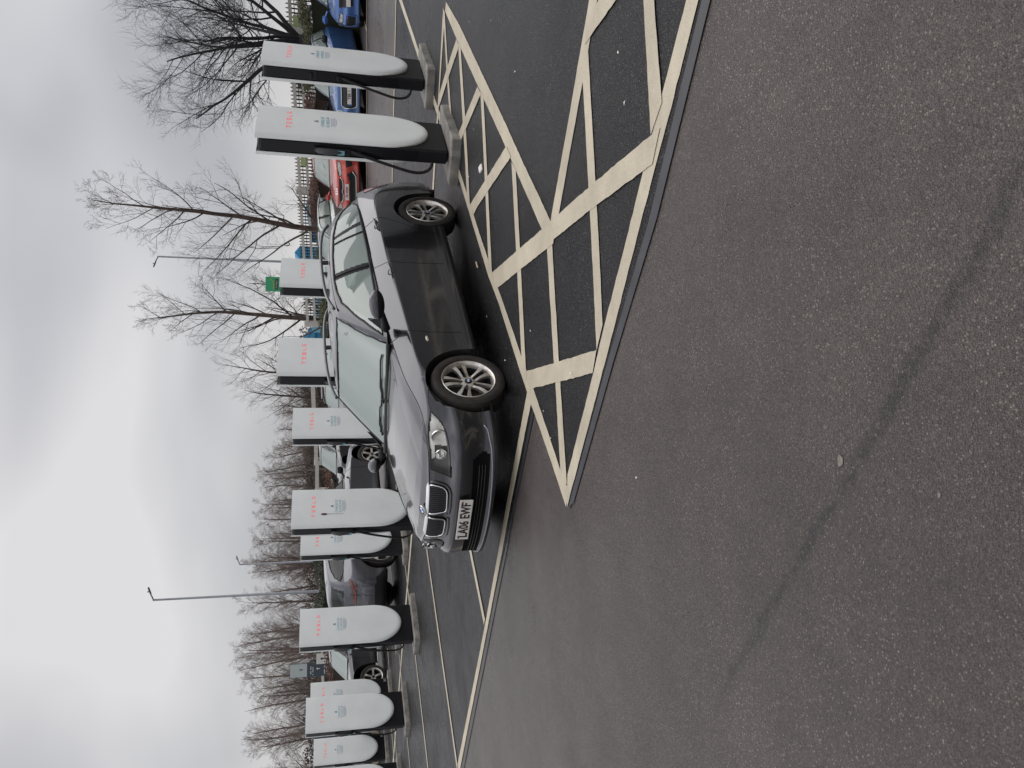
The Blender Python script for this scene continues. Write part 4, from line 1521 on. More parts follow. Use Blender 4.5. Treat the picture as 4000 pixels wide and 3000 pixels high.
# ================================================================== rapid chargers
def charger_template():
    parts = []
    b = MB()
    b.box((0, 0, .965), (.735, .150, 1.93), bev=.02)
    parts.append(('cabinet', b.mesh('cabinet', M_BLACK)))
    b = MB()
    b.box((.3685, 0, 1.60), (.010, .118, .60), bev=.003)
    gb = principled('gloss black', (.006, .006, .009), .28, spec=.35)
    parts.append(('end_panel', b.mesh('end_panel', gb)))
    b = MB(); b.box((.3685, 0, .62), (.008, .118, .60), bev=.003)
    parts.append(('lower_end_panel', b.mesh('lower_end_panel', gb)))
    for sg in (1, -1):
        W0, zc, hb, zt = .375, .69, .50, 1.95
        zs = list(np.linspace(zt, zc, 9)) + [zc - hb * math.sin(a) for a in np.linspace(0, PI / 2, 15)[1:]]
        V, nc = [], 25
        ts = np.sin(np.linspace(-PI / 2, PI / 2, nc))
        for z in zs:
            w = W0 * math.sqrt(max(0, 1 - ((zc - z) / hb) ** 2)) if z < zc else W0
            w = max(w, .002)
            for t in ts:
                x = t * w
                if z < zc:
                    rho = math.hypot(x / W0, (zc - z) / hb)
                    d = (1 - rho) * W0
                else:
                    d = W0 - abs(x)
                e = min(1, d / .05)
                y = .082 + .034 * math.sqrt(max(0, 1 - (1 - e) ** 2)) + .016 * (1 - (x / W0) ** 2)
                V.append((x, sg * y, z))
        nr = len(zs)
        f = [(r * nc + c, r * nc + c + 1, (r + 1) * nc + c + 1, (r + 1) * nc + c) for r in range(nr - 1) for c in range(nc - 1)]
        b = MB(); b.add(V, f)
        # returned edge
        edge = [r * nc for r in range(nr)] + [(nr - 1) * nc + c for c in range(1, nc)] + [r * nc + nc - 1 for r in range(nr - 2, -1, -1)]
        ring = [V[i] for i in edge]; back = [(p[0] * .985, sg * .070, p[2]) for p in ring]
        k = len(ring)
        b.add(ring + back, [(i, i + 1, k + i + 1, k + i) for i in range(k - 1)])
        topr = [V[c] for c in range(nc)]; tb_ = [(p[0], sg * .070, p[2] - .004) for p in topr]
        b.add(topr + tb_, [(i, i + 1, nc + i + 1, nc + i) for i in range(nc - 1)])
        parts.append(('white_panel', b.mesh('white_panel', M_WHITE, auto=.7)))
        # lettering
        def yface(x): return .116 + .016 * (1 - (x / W0) ** 2) + .0012
        b = MB()
        Hh, Ww, th = .052, .046, .0105
        def bar(x0, x1, z0, z1):
            xs = [x0, (x0 + x1) / 2, x1]
            vs = []
            for x in xs: vs += [(-sg * x, sg * yface(x), z0), (-sg * x, sg * yface(x), z1)]
            b.add(vs, [(0, 2, 3, 1), (2, 4, 5, 3)])
        cx = [-.176, -.088, 0, .088, .176]
        z0 = 1.605
        bar(cx[0] - Ww / 2, cx[0] + Ww / 2, z0 + Hh - th, z0 + Hh); bar(cx[0] - th / 2, cx[0] + th / 2, z0, z0 + Hh - th * 1.3)
        for k_ in range(3): bar(cx[1] - Ww / 2, cx[1] + Ww / 2, z0 + k_ * (Hh - th) / 2, z0 + k_ * (Hh - th) / 2 + th)
        for k_ in range(3): bar(cx[2] - Ww / 2, cx[2] + Ww / 2, z0 + k_ * (Hh - th) / 2, z0 + k_ * (Hh - th) / 2 + th)
        bar(cx[2] - Ww / 2, cx[2] - Ww / 2 + th, z0 + Hh / 2 + th / 2, z0 + Hh - th); bar(cx[2] + Ww / 2 - th, cx[2] + Ww / 2, z0 + th, z0 + Hh / 2 - th / 2)
        bar(cx[3] - Ww / 2, cx[3] - Ww / 2 + th, z0, z0 + Hh); bar(cx[3] - Ww / 2 + th, cx[3] + Ww / 2, z0, z0 + th)
        bar(cx[4] - Ww / 2, cx[4] + Ww / 2, z0 + Hh - th, z0 + Hh)
        bar(cx[4] - Ww / 2, cx[4] - Ww / 2 + th, z0, z0 + Hh - th * 1.8); bar(cx[4] + Ww / 2 - th, cx[4] + Ww / 2, z0, z0 + Hh - th * 1.8)
        bar(cx[4] - Ww / 2 + th, cx[4] + Ww / 2 - th, z0 + .018, z0 + .018 + th * .8)
        parts.append(('lettering', b.mesh('lettering', M_RED)))
        # sticker
        b = MB()
        Mx = Matrix.Rotation(PI if sg > 0 else 0, 4, 'Z')
        Mt = Mx @ Matrix.Translation((0, -.1335, 1.30))
        text_mb('CHARGE UP', .052, b, Mt @ Matrix.Translation((0, 0, -.005)), .0006, .88)
        text_mb('& CHECK-IN', .052, b, Mt @ Matrix.Translation((0, 0, -.058)), .0006, .84)
        parts.append(('sticker_text', b.mesh('sticker_text', principled('sticker blue', (.36, .58, .65), .6))))
        b = MB()
        for k_, w_ in ((0, .11), (1, .10), (2, .115), (3, .07)):
            zz = 1.30 - .098 - k_ * .016
            b.add([Mx @ Vector((x_, -.1342, z_)) for x_, z_ in ((-w_, zz), (w_, zz), (w_, zz + .006), (-w_, zz + .006))], [(0, 1, 2, 3)])
        parts.append(('sticker_print', b.mesh('sticker_print', principled('sticker grey', (.42, .47, .56), .6))))
        b = MB()
        zz = 1.335
        b.add([Mx @ Vector((x_, -.1345, z_)) for x_, z_ in ((-.018, zz), (-.006, zz), (-.006, zz + .016), (.006, zz + .016), (.006, zz), (.018, zz), (.016, zz + .026), (0, zz + .052), (-.016, zz + .026))], [(0, 1, 2), (0, 2, 8), (2, 3, 6), (2, 6, 8), (3, 4, 5), (3, 5, 6), (8, 6, 7)])
        parts.append(('sticker_emblem', b.mesh('sticker_emblem', principled('sticker dark', (.20, .25, .30), .6))))
    # connector, holster and cable
    b = MB()
    b.tube([(.385, .0, 1.36), (.405, .0, 1.33), (.425, .002, 1.25), (.420, .004, 1.14), (.405, .004, 1.06)], [.022, .030, .033, .026, .022], 10)
    parts.append(('connector', b.mesh('connector', M_GREYP, smooth=True)))
    b = MB()
    b.box((.392, .0, 1.04), (.045, .060, .05), bev=.008)
    b.box((.384, .0, 1.365), (.03, .07, .03), bev=.006)
    parts.append(('holster', b.mesh('holster', M_BLACK)))
    b = MB()
    P = [(.375, .01, 1.04), (.40, .0, .98), (.415, -.03, .86), (.42, -.075, .70), (.42, -.125, .52), (.415, -.165, .38), (.40, -.175, .27), (.385, -.145, .19), (.37, -.09, .16), (.35, -.05, .17)]
    Q = bas(len(P), np.linspace(0, len(P) - 1.001, 40)) @ np.array(P)
    b.tube([Vector(p) for p in Q], .0165, 8)
    parts.append(('cable', b.mesh('cable', M_RUB, smooth=True)))
    b = MB()
    b.add([(.4335, -.024, 1.075), (.4335, .024, 1.075), (.4395, .024, 1.145), (.4395, -.024, 1.145)], [(0, 1, 2, 3)])
    b.add([(.4325, -.024, 1.075), (.4385, -.024, 1.145), (.4385, .024, 1.145), (.4325, .024, 1.075)], [(0, 1, 2, 3)])
    parts.append(('instruction_label', b.mesh('instruction_label', principled('label cyan', (.20, .42, .50), .5))))
    return parts

CH = charger_template()
ROTC = Matrix(((EX.x, EY.x, 0, 0), (EX.y, EY.y, 0, 0), (0, 0, 1, 0), (0, 0, 0, 1)))
def place_charger(x, y, label, skip=(), lean=0., number=None):
    r_ = random.Random(int(x * 100))
    M = Matrix.Translation((x, y, gh(x) + .10)) @ Matrix.Rotation(lean, 4, 'Y') @ ROTC
    e = empty('charging_post', M, label, 'charging post', 'charging posts in the two rows of bays')
    for nme, me in CH:
        if nme in skip: continue
        put(nme, me, e)
    if number:
        b = MB()
        text_mb(number, .085, b, Matrix.Rotation(PI, 4, 'Z') @ Matrix.Translation((.29, -.099, .075)), .0006)
        b.obj('bay_number', principled('number white', (.6, .6, .58), .6), e)
    # rough concrete plinth
    b = MB()
    n = 9
    rng = []
    L_, W_ = .47, .245
    out_ = []
    for (x0, y0, x1, y1) in ((-L_, -W_, L_, -W_), (L_, -W_, L_, W_), (L_, W_, -L_, W_), (-L_, W_, -L_, -W_)):
        for t in range(n):
            f_ = t / n
            j = .010
            out_.append((x0 + (x1 - x0) * f_ + r_.uniform(-j, j), y0 + (y1 - y0) * f_ + r_.uniform(-j, j)))
    m_ = len(out_)
    vs = [(p[0] * 1.02, p[1] * 1.04, -.14) for p in out_] + [(p[0] * 1.01, p[1] * 1.02, -.010 + r_.uniform(-.002, .002)) for p in out_] + [(p[0] * .99, p[1] * .98, r_.uniform(-.002, .001)) for p in out_] + [(0, 0, .001)]
    fs = [(i, (i + 1) % m_, m_ + (i + 1) % m_, m_ + i) for i in range(m_)] + [(m_ + i, m_ + (i + 1) % m_, 2 * m_ + (i + 1) % m_, 2 * m_ + i) for i in range(m_)] + [(2 * m_ + i, 2 * m_ + (i + 1) % m_, 3 * m_) for i in range(m_)]
    b.add(vs, fs)
    me = b.mesh('concrete_plinth', M_CONC)
    put('concrete_plinth', me, None, Matrix.Translation((x, y, gh(x) + .10)) @ Matrix.Rotation(-math.radians(2.0), 4, 'Y') @ ROTC,
        label='concrete plinth under ' + ' '.join(label.split(',')[0].replace('charging ', '').split()[:12]), cat='plinth', group='concrete plinths under the charging posts')
    return e

d_ = (.335, .197)
place_charger(2.655, 8.49, 'white charging post in front of the orange-red car, large and near')
place_charger(3.995, 10.0, 'white charging post by the blue hatchback, farthest right of all', skip=('connector', 'instruction_label'))
NEAR = [(-.02 + d_[0], 10.15 + d_[1]), (-2.23 + d_[0], 12.09 + d_[1]), (-4.58 + d_[0], 14.05 + d_[1]), (-6.96 + d_[0], 16.19 + d_[1]), (-9.28 + d_[0], 18.02 + d_[1])]
NL = ['white charging post rising behind the windscreen of the nearest car', 'white charging post with a brown smear beside the nose of the nearest car',
      'white charging post between the silver fastback and the dark crossover', 'white charging post in the near row, second from the left edge', 'white charging post cut by the left edge, nearest of the left group']
for (x, y), l in zip(NEAR, NL): place_charger(x, y, l)
FAR = [(1.30 + d_[0], 11.9 + d_[1]), (-1.0 + d_[0], 13.8 + d_[1]), (-3.35 + d_[0], 15.7 + d_[1]), (-5.85 + d_[0], 18.0 + d_[1]), (-8.15 + d_[0], 20.35 + d_[1]), (-10.42 + d_[0], 22.3 + d_[1])]
FL = ['white charging post with a green sign above it behind the roof rail', 'white charging post seen over the far windscreen corner of the nearest car', 'white charging post half hidden behind another and against the silver fastback',
      'white charging post wholly hidden behind the post beside the silver fastback', 'white charging post marked 3C beside the alloy wheel of the dark crossover', 'white charging post marked 3B in the far row at the left']
for i, ((x, y), l) in enumerate(zip(FAR, FL)):
    place_charger(x, y, l, number={4: '3C', 5: '3B'}.get(i), skip=('connector', 'instruction_label') if i == 0 else ())
# brown smear stuck on one post
x, y = NEAR[1]
M = Matrix.Translation((x, y, gh(x) + .10)) @ ROTC
mb = MB()
mb.add([M @ Vector((.15 + .020 * math.cos(t), .1325, 1.475 + .048 * math.sin(t))) for t in np.linspace(0, 2 * PI, 14, endpoint=False)], [tuple(range(14))])
mb.add([M @ Vector((.15 + a, .1322, 1.43 - b_)) for a, b_ in ((-.003, 0), (.003, 0), (.0015, .25), (-.0015, .25))], [(0, 1, 2, 3)])
tagp(mb.obj('dirt_smear', principled('brown dirt', (.09, .045, .04), .9)), 'brown smear running down a white charging post beside the car nose', 'smear')
# green sign
sg_ = empty('green_sign', Matrix.Translation((1.665, 13.15, gh(1.665))) @ Matrix.Rotation(math.radians(-8), 4, 'Z'), 'green square sign with a black and white strip showing above a charging post', 'sign')
mb = MB(); mb.box((0, 0, 2.22), (.235, .012, .235), bev=.004); mb.obj('sign_board', principled('sign green', (.04, .33, .15), .5), sg_)
mb = MB(); mb.box((.0, -.010, 2.165), (.165, .004, .042)); mb.obj('plate_band', M_INK, sg_)
mb = MB(); text_mb('EV ONLY', .036, mb, Matrix.Translation((0, -.0125, 2.163)), .0005, .9); mb.obj('sign_text', M_PLATE, sg_)
mb = MB(); mb.tube([(-.085, -.008, 2.215), (-.03, -.008, 2.205), (.03, -.008, 2.212), (.07, -.008, 2.235), (.085, -.008, 2.26)], .005, 4); mb.obj('sign_squiggle', principled('sign yellow', (.45, .42, .05), .5), sg_)
mb = MB(); mb.tube([(0, .02, 0), (0, .02, 2.3)], .024, 10); mb.obj('post', M_GALV, sg_, smooth=True)

# ================================================================== other cars
def fronts(c, style, grille=None, chrome=True):
    lens = M_LENS
    hl = c.hl
    for sg in (1, -1):
        h_ = bpy.data.objects.new('headlamp', None); COL.objects.link(h_); h_.parent = c.root
        patch(c, 'housing', hl, -.02, M_HOUSE, .03, parent=h_, sides=(sg,))
        patch(c, 'lens', hl, .003, lens, .03, parent=h_, sides=(sg,))
        rim_tube(c, 'lens_seal', hl, .003, .006, M_RUB if not chrome else M_CHR, (sg,), parent=h_, n=4, stp=.06)
def tails(c, col=(.35, .03, .03)):
    for sg in (1, -1):
        qt = lambda x: c.qx(x, 1) / c.cols * c.Lt
        P = [(qt(-3.34), .90), (qt(-3.38), .78), (qt(-3.66), .76), (qt(-3.69), .86), (qt(-3.5), .93)]
        patch(c, 'tail_lamp', P, .006, principled('tail lamp %.2f' % col[0], col, .2, coat=1), .03, sides=(sg,))
def mirrors(c, mat):
    for sg in (1, -1):
        mb = MB()
        p = Vector(c.w([-.84, 1.03 * sg, 1.01]))
        T = Matrix.Translation(p)
        mb.box((0, 0, 0), (.12, .22, .14), T, bev=.045)
        mb.tube([Vector(c.w([-.80, .80 * sg, .935])), p], .025, 6)
        mb.obj('door_mirror', mat, c.root, smooth=True)
def shuts(c):
    c.strip('shut_line', [(-.662, .88), (-.615, .6), (-.60, .29)], .005)
    c.strip('shut_line', [(-1.74, .88), (-1.70, .6), (-1.69, .29)], .005)
    c.strip('shut_line', [(-2.56, .9), (-2.47, .67), (-2.365, .45)], .005)
    for sg in (1, -1):
        for xc, zc in ((-1.555, .815), (-2.42, .878)):
            mb = MB()
            mb.tube([c.pt(c.qx(xc + .09, sg), zc, .006), c.pt(c.qx(xc, sg), zc, .03), c.pt(c.qx(xc - .10, sg), zc, .006)], .014, 6)
            mb.obj('door_handle', c.mat, c.root, smooth=True)
X0 = [-3.752, -2.76, -.70, 0, .775]
def warp(rear=-3.752, wb=-2.76, nose=.775, roof=1.418, belt=1.0, width=1., cowl=-.70, rooff=None, roofr=None, tailroof=None, lift=0., hood=None):
    xk = [(-3.752, rear), (-2.76, wb)]
    if roofr: xk = [(-3.752, rear), (-3.30, roofr), (-2.76, wb)]
    xk += [(-1.35, rooff if rooff else wb * .489), (-.70, cowl), (0, 0), (.775, nose)]
    hood = hood or .70
    zk = [(0, 0), (.16, .16 + lift), (.70, hood), (1.0, belt), (1.42, roof), (1.5, roof + .08)]
    return Warp(xk, zk, width)
plain = wheel_kind('plain')
def side_heading(deg): return math.radians(deg)
def front_pos(px, py, nose, hd):
    return px - nose * math.cos(hd), py - nose * math.sin(hd)
HD = math.radians(229.5)

def car(name, label, P, hd, col, wp_, nose, glass=None, style='plain', metal=.3, wr=.33, rails=False, step=.034, wheel=None, dirt=.1, rough=.35):
    x, y = front_pos(P[0], P[1], nose, hd)
    return Car(name, label, 'car', 'parked cars', car_matrix(x, y, hd), paint('lacquer ' + label[:26], col, metal, rough, dirt), wp_, step=step, style=style, wheel=wheel or plain, wr=wr, arch=.37, rails=rails, glass=glass)

# blue saloon at the right edge
c = car('blue_saloon', 'bright blue car at the right edge with a large dark grille', (9.94, 20.06), HD, (.03, .13, .42), warp(rear=-3.7, roof=1.40, width=1.02), .775, style='slim')
fronts(c, 'slim', chrome=False); mirrors(c, c.mat); shuts(c)
patch(c, 'grille', [(-.33, .68), (.33, .68), (.24, .33), (-.24, .33)], .006, M_INK, .03)
patch(c, 'air_duct', [(.48, .48), (.86, .50), (.80, .26), (.52, .26)], .006, M_INK, .03, sides=(1, -1))
rim_tube(c, 'duct_trim', [(.46, .50), (.88, .52), (.84, .24), (.48, .24)], .004, .018, c.mat, (1, -1), n=6, stp=.05)
number_plate(c, 'M 40', .80, .45)
# blue hatchback
c = car('blue_hatchback', 'blue small hatchback with round headlamps and black door mirrors seen between two charging posts', (8.05, 21.69), HD, (.055, .16, .40), warp(rear=-3.35, wb=-2.57, nose=.72, roof=1.43, belt=1.02, width=.95, hood=.78, cowl=-.62, roofr=-3.12), .72, style='round', wr=.32)
fronts(c, 'round'); mirrors(c, M_BLACK); shuts(c)
GR = [(-.42, .52), (-.36, .60), (.36, .60), (.42, .52), (.40, .30), (.34, .24), (-.34, .24), (-.40, .30)]
patch(c, 'grille', GR, .006, M_INK, .03)
patch(c, 'grille_band', [(-.34, .46), (.34, .46), (.34, .36), (-.34, .36)], .010, c.mat, .03)
rim_tube(c, 'grille_frame', GR, .010, .012, M_CHR, n=6, stp=.05)
number_plate(c, 'TER 1', .80, .42, sx=.9)
badge(c, Vector(c.w([.68, 0, .735])), Vector((.5, 0, .85)).normalized(), .04, c.root)
# orange-red crossover
c = car('red_crossover', 'orange-red small crossover facing the aisle with black grille', (5.87, 23.57), HD, (.52, .050, .030), warp(rear=-3.45, wb=-2.63, nose=.80, roof=1.53, belt=1.08, width=.98, hood=.84, lift=.03, roofr=-3.2), .80, style='slim', wr=.34)
fronts(c, 'slim', chrome=False); mirrors(c, c.mat); shuts(c)
G1 = [(-.46, .62), (-.30, .655), (.30, .655), (.46, .62), (.33, .545), (-.33, .545)]
patch(c, 'grille', G1, .006, M_INK, .03)
rim_tube(c, 'grille_frame', [(-.44, .615), (-.31, .56), (-.12, .555), (0, .585), (.12, .555), (.31, .56), (.44, .615)], .010, .010, M_CHR, closed=False, n=6, stp=.05)
G2 = [(-.55, .46), (-.28, .40), (.28, .40), (.55, .46), (.66, .30), (.50, .22), (-.50, .22), (-.66, .30)]
patch(c, 'lower_grille', G2, .006, M_INK, .03)
rim_tube(c, 'lower_trim', [(-.62, .33), (-.48, .245), (.48, .245), (.62, .33)], .010, .012, M_CHR, closed=False, n=6, stp=.05)
patch(c, 'air_duct', [(.74, .48), (.98, .46), (.96, .33), (.80, .33)], .006, M_INK, .03, sides=(1, -1))
number_plate(c, '74 WJN', .80, .47, sx=.9)
mb = MB(); text_mb('KIA', .11, mb, Matrix.Translation(Vector(c.w([.735, 0, .715]))) @ Matrix.Rotation(PI / 2, 4, 'Z') @ Matrix.Rotation(-.7, 4, 'X'), .004, 1.3); mb.obj('lettering', M_CHR, c.root)
# pale grey-green saloon
c = car('pale_car', 'pale grey-green car behind the rear of the nearest car, tree reflections in its glass', (3.28, 25.8), math.radians(214), (.36, .40, .385), warp(rear=-3.6, wb=-2.7, roof=1.47, belt=1.03, width=.99, hood=.78), .775, style='plain', metal=.4)
fronts(c, 'plain', chrome=False); mirrors(c, c.mat); shuts(c)
# dark estate with roof bars
c = car('dark_estate', 'dark car with pale roof bars showing between two charging posts in the centre', (-1.4, 30.0), HD, (.03, .033, .038), warp(roof=1.50, belt=1.04), .775, rails='satin')
fronts(c, 'plain'); mirrors(c, c.mat)
mb = MB()
for xx in (-1.7, -2.5):
    mb.box(Vector(c.w([xx, 0, 1.53])), (.06, 1.15, .03), bev=.01)
mb.obj('roof_bar', M_PLATE, c.root)
# grey people carrier
c = car('grey_people_carrier', 'tall grey people carrier seen above the mirror of the silver fastback', (-3.9, 32.2), HD, (.05, .052, .058), warp(rear=-3.9, roof=1.80, belt=1.16, hood=.92, nose=.8, cowl=-.5, rooff=-1.1), .8)
fronts(c, 'plain'); mirrors(c, M_BLACK)
for P, l, col in (((-11.1, 38.5), 'distant pale car behind the tail of the silver fastback', (.5, .5, .5)), ((-17.6, 44.1), 'distant dark green car above the bonnet of the dark crossover', (.03, .05, .045))):
    c = car('distant_car', l, P, HD, col, warp(), .775, step=.05)
    fronts(c, 'plain'); mirrors(c, M_BLACK)

# silver fastback, tail towards us
hd = math.radians(48.5)
W_F = warp(rear=-4.12, wb=-3.08, nose=.84, roof=1.66, belt=1.17, width=1.04, hood=.88, roofr=-3.75, cowl=-.55, rooff=-1.15, lift=.06)
mm = car_matrix(-2.29, 21.01, hd)
P_S = paint('lacquer silver fastback', (.085, .088, .10), .85, .25, .03)
c = Car('silver_fastback', 'silver-grey fastback parked tail first between two charging posts, its right side showing', 'car', 'parked cars', mm, P_S, W_F, glass=M_GLASSD, step=.026, style='plain', wheel=plain, wr=.365, arch=.39)
fronts(c, 'plain', chrome=False); mirrors(c, M_BLACK); shuts(c)
qt = lambda x: c.qx(x, 1) / c.cols * c.Lt
TL = [(qt(-3.30), .93), (qt(-3.36), .84), (qt(-3.48), .755), (qt(-3.70), .765), (c.Lt / 2 - .30, .77), (c.Lt / 2 - .27, .80), (c.Lt / 2 - .32, .86), (qt(-3.60), .885), (qt(-3.45), .915)]
for sg in (1, -1):
    patch(c, 'tail_lamp', TL, .006, principled('fastback lamp', (.08, .022, .02), .15, coat=1, var=(14, .7)), .02, sides=(sg,))
    rim_tube(c, 'lamp_band', [(qt(-3.36), .885), (qt(-3.52), .85), (qt(-3.62), .80), (c.Lt / 2 - .34, .79)], .010, .012, principled('lamp red', (.30, .035, .03), .3), (sg,), closed=False, n=5)
    rim_tube(c, 'bumper_joint', [(qt(-3.12), .62), (qt(-3.3), .60), (qt(-3.5), .63), (qt(-3.62), .70)], .002, .004, M_RUB, (sg,), closed=False, n=4)
patch(c, 'rear_valance', [(qt(-3.2), .25), (qt(-3.35), .42), (c.Lt / 2 - .02, .44), (c.Lt / 2 - .02, .24)], .005, M_BLACK, .03, sides=(1, -1))
p_ = c.w([-3.755, 0, .60])
T = Matrix.Translation(Vector(p_)) @ Matrix.Rotation(-PI / 2, 4, 'Z')
mb = MB(); mb.box((0, 0, 0), (.52, .012, .111), bev=.004); o = mb.obj('number_plate', principled('plate yellow', (.62, .42, .06), .5), c.root, M=T)
mb = MB(); text_mb('YB', .10, mb, Matrix.Translation((.16, -.0065, -.004)), sx=.9); mb.obj('lettering', M_INK, o)

# dark crossover, nose towards the posts
mm = car_matrix(-8.72, 23.06, math.radians(229.5))
c = Car('dark_crossover', 'near-black crossover with silver alloy wheels nosing up to the charging post marked 3C', 'car', 'parked cars', mm, paint('lacquer black', (.020, .021, .026), .4, .3, .06),
        warp(rear=-3.55, wb=-2.70, nose=.86, roof=1.60, belt=1.10, width=1.01, hood=.90, lift=.05), step=.03, style='plain', wheel=plain, wr=.365, arch=.40)
fronts(c, 'plain', chrome=False); mirrors(c, c.mat); shuts(c)
mb = MB()
mb.tube([c.gpt(a, b_, 1, .012) for a, b_ in ((-.82, .958), (-1.1, .968), (-1.6, .985), (-2.2, 1.005), (-2.85, 1.035), (-3.1, 1.045))], .010, 5)
mb.obj('chrome_strip', M_CHR, c.root)

# ================================================================== trees
def frame(d):
    a = d.orthogonal().normalized()
    return a, d.cross(a)

def grow(mb, r, p, d, L, rad, lvl, mx, up=.06, wob=.16, kids=(4, 6), dens=1., stop=None, tips=None):
    """one limb with its side shoots"""
    n = max(3, int(L / (.22 if lvl > 1 else .35)) + 1)
    pts, rs = [p.copy()], [rad]
    q, dd = p.copy(), d.copy()
    for i in range(n):
        dd = (dd + Vector((r.gauss(0, wob), r.gauss(0, wob), r.gauss(0, wob) + up)) * (.55 if lvl < 2 else .8)).normalized()
        q = q + dd * (L / n)
        pts.append(q.copy())
        rs.append(rad * (1 - .78 * (i + 1) / n))
    mb.tube(pts, rs, 7 if lvl == 0 else (5 if lvl == 1 else 3), caps=False)
    if lvl >= mx: return
    k = r.randint(*kids)
    if lvl >= 2: k = max(2, int(k * dens))
    for j in range(k):
        t = .22 + .76 * (j + r.random() * .8) / k
        t = min(t, .97)
        i = min(int(t * n), n - 1)
        f = t * n - i
        bp_ = pts[i].lerp(pts[i + 1], min(1, f))
        ax = (pts[i + 1] - pts[i]).normalized()
        a, b_ = frame(ax)
        ang = r.random() * 2 * PI
        spr = math.radians(r.uniform(28, 58))
        nd = (ax * math.cos(spr) + (a * math.cos(ang) + b_ * math.sin(ang)) * math.sin(spr)).normalized()
        cl = L * (.62 - .25 * t) * r.uniform(.75, 1.2)
        grow(mb, r, bp_, nd, cl, max(.0032, rs[i] * .55), lvl + 1, mx, up, wob, kids, dens)

def leader_tree(seed, H, width, tr, mx=3, kids=(4, 6), nb=22, low=.12, lean=0., asc=48, trunk_bend=.05):
    r = random.Random(seed)
    tk, cr = MB(), MB()
    n = 14
    pts, rs = [], []
    p = Vector((0, 0, 0)); d = Vector((lean, 0, 1)).normalized()
    for i in range(n + 1):
        t = i / n
        pts.append(p.copy()); rs.append(tr * (1 - t) ** .8 + .008)
        d = (d + Vector((r.gauss(0, trunk_bend), r.gauss(0, trunk_bend), .05))).normalized()
        p = p + d * (H / n)
    tk.tube(pts, rs, 10)
    for j in range(nb):
        t = low + (.96 - low) * (j / nb) ** .95
        i = min(int(t * n), n - 1)
        bp_ = pts[i].lerp(pts[i + 1], t * n - i)
        ang = j * 2.4 + r.uniform(-.5, .5)
        asc_ = math.radians(asc - 18 * t + r.uniform(-10, 10))
        nd = Vector((math.cos(ang) * math.sin(asc_), math.sin(ang) * math.sin(asc_), math.cos(asc_)))
        L = width * (1 - .70 * t) * r.uniform(.75, 1.15) * (1.0 if t > .18 else .75)
        grow(cr, r, bp_, nd, L, max(.008, rs[i] * .42), 1, mx, .09, .15, kids)
    return tk, cr

def fork_tree(seed, H, mx=4):
    """short trunk dividing low into spreading limbs"""
    r = random.Random(seed)
    tk, cr = MB(), MB()
    tk.tube([(0, 0, -.4), (.02, 0, .6), (-.03, 0, 1.15), (-.08, 0, 1.75)], [.19, .165, .15, .155], 12)
    limbs = [((-.05, 0, 1.70), (-.62, .1, .78), 4.6, .085), ((-.05, 0, 1.72), (.72, .1, .68), 4.6, .080), ((-.06, 0, 1.75), (-.22, .25, .95), 4.4, .065), ((-.06, 0, 1.75), (.12, -.2, .97), 4.7, .065), ((-.05, 0, 1.65), (.35, .5, .8), 4.2, .07),
             ((-.05, 0, 1.65), (-.25, -.55, .8), 4.0, .07), ((-.05, 0, 1.75), (-.42, -.2, .88), 4.5, .075), ((-.05, 0, 1.75), (.42, -.3, .86), 4.4, .07)]
    for p, d, L, ra in limbs:
        grow(cr, r, Vector(p), Vector(d).normalized(), L * H / 6.5, ra, 1, mx, .035, .13, (8, 11), 1.0)
    return tk, cr

def put_tree(tk, cr, M, name, label, mt, mc, group=None):
    e = empty(name, M, label, 'tree', group)
    tk.obj('trunk', mt, e, smooth=True)
    cr.obj('crown', mc, e, smooth=True)
    return e

tk, cr = fork_tree(11, 5.7)
put_tree(tk, cr, Matrix.Translation((10.75, 24.6, gh(10.75))), 'spreading_tree', 'dark bare tree forking low into wide limbs above the blue cars at the right', M_BARKD, M_BARKD)
tk, cr = leader_tree(5, 8.2, 3.4, .105, 4, (4, 6), 22, .17, 0, 54)
put_tree(tk, cr, Matrix.Translation((5.45, 27.2, gh(5.4))), 'bare_tree', 'tall bare tree with brown trunk behind the pale car', M_BARK, M_TWIG)
tk, cr = leader_tree(9, 8.3, 3.4, .115, 4, (4, 6), 22, .10, .02, 54)
put_tree(tk, cr, Matrix.Translation((2.85, 33.0, gh(2.8))), 'bare_tree', 'bare tree with twiggy crown between the two middle charging posts', M_BARK, M_TWIG)
for (x, y, H, w_, sd_, l) in ((.9, 44, 6.6, 3.2, 21, 'smaller bare tree left of the twiggy middle tree'), (-.8, 50, 6.3, 3.2, 22, 'low bare tree with dark branches behind the centre post'), (5.8, 46, 5.4, 2.8, 23, 'small faint bare tree behind the green sign')):
    tk, cr = leader_tree(sd_, H, w_, .10, 3, (5, 7), 20, .12, 0, 55)
    put_tree(tk, cr, Matrix.Translation((x, y, gh(x))), 'bare_tree', l, M_BARK, M_TWIG)

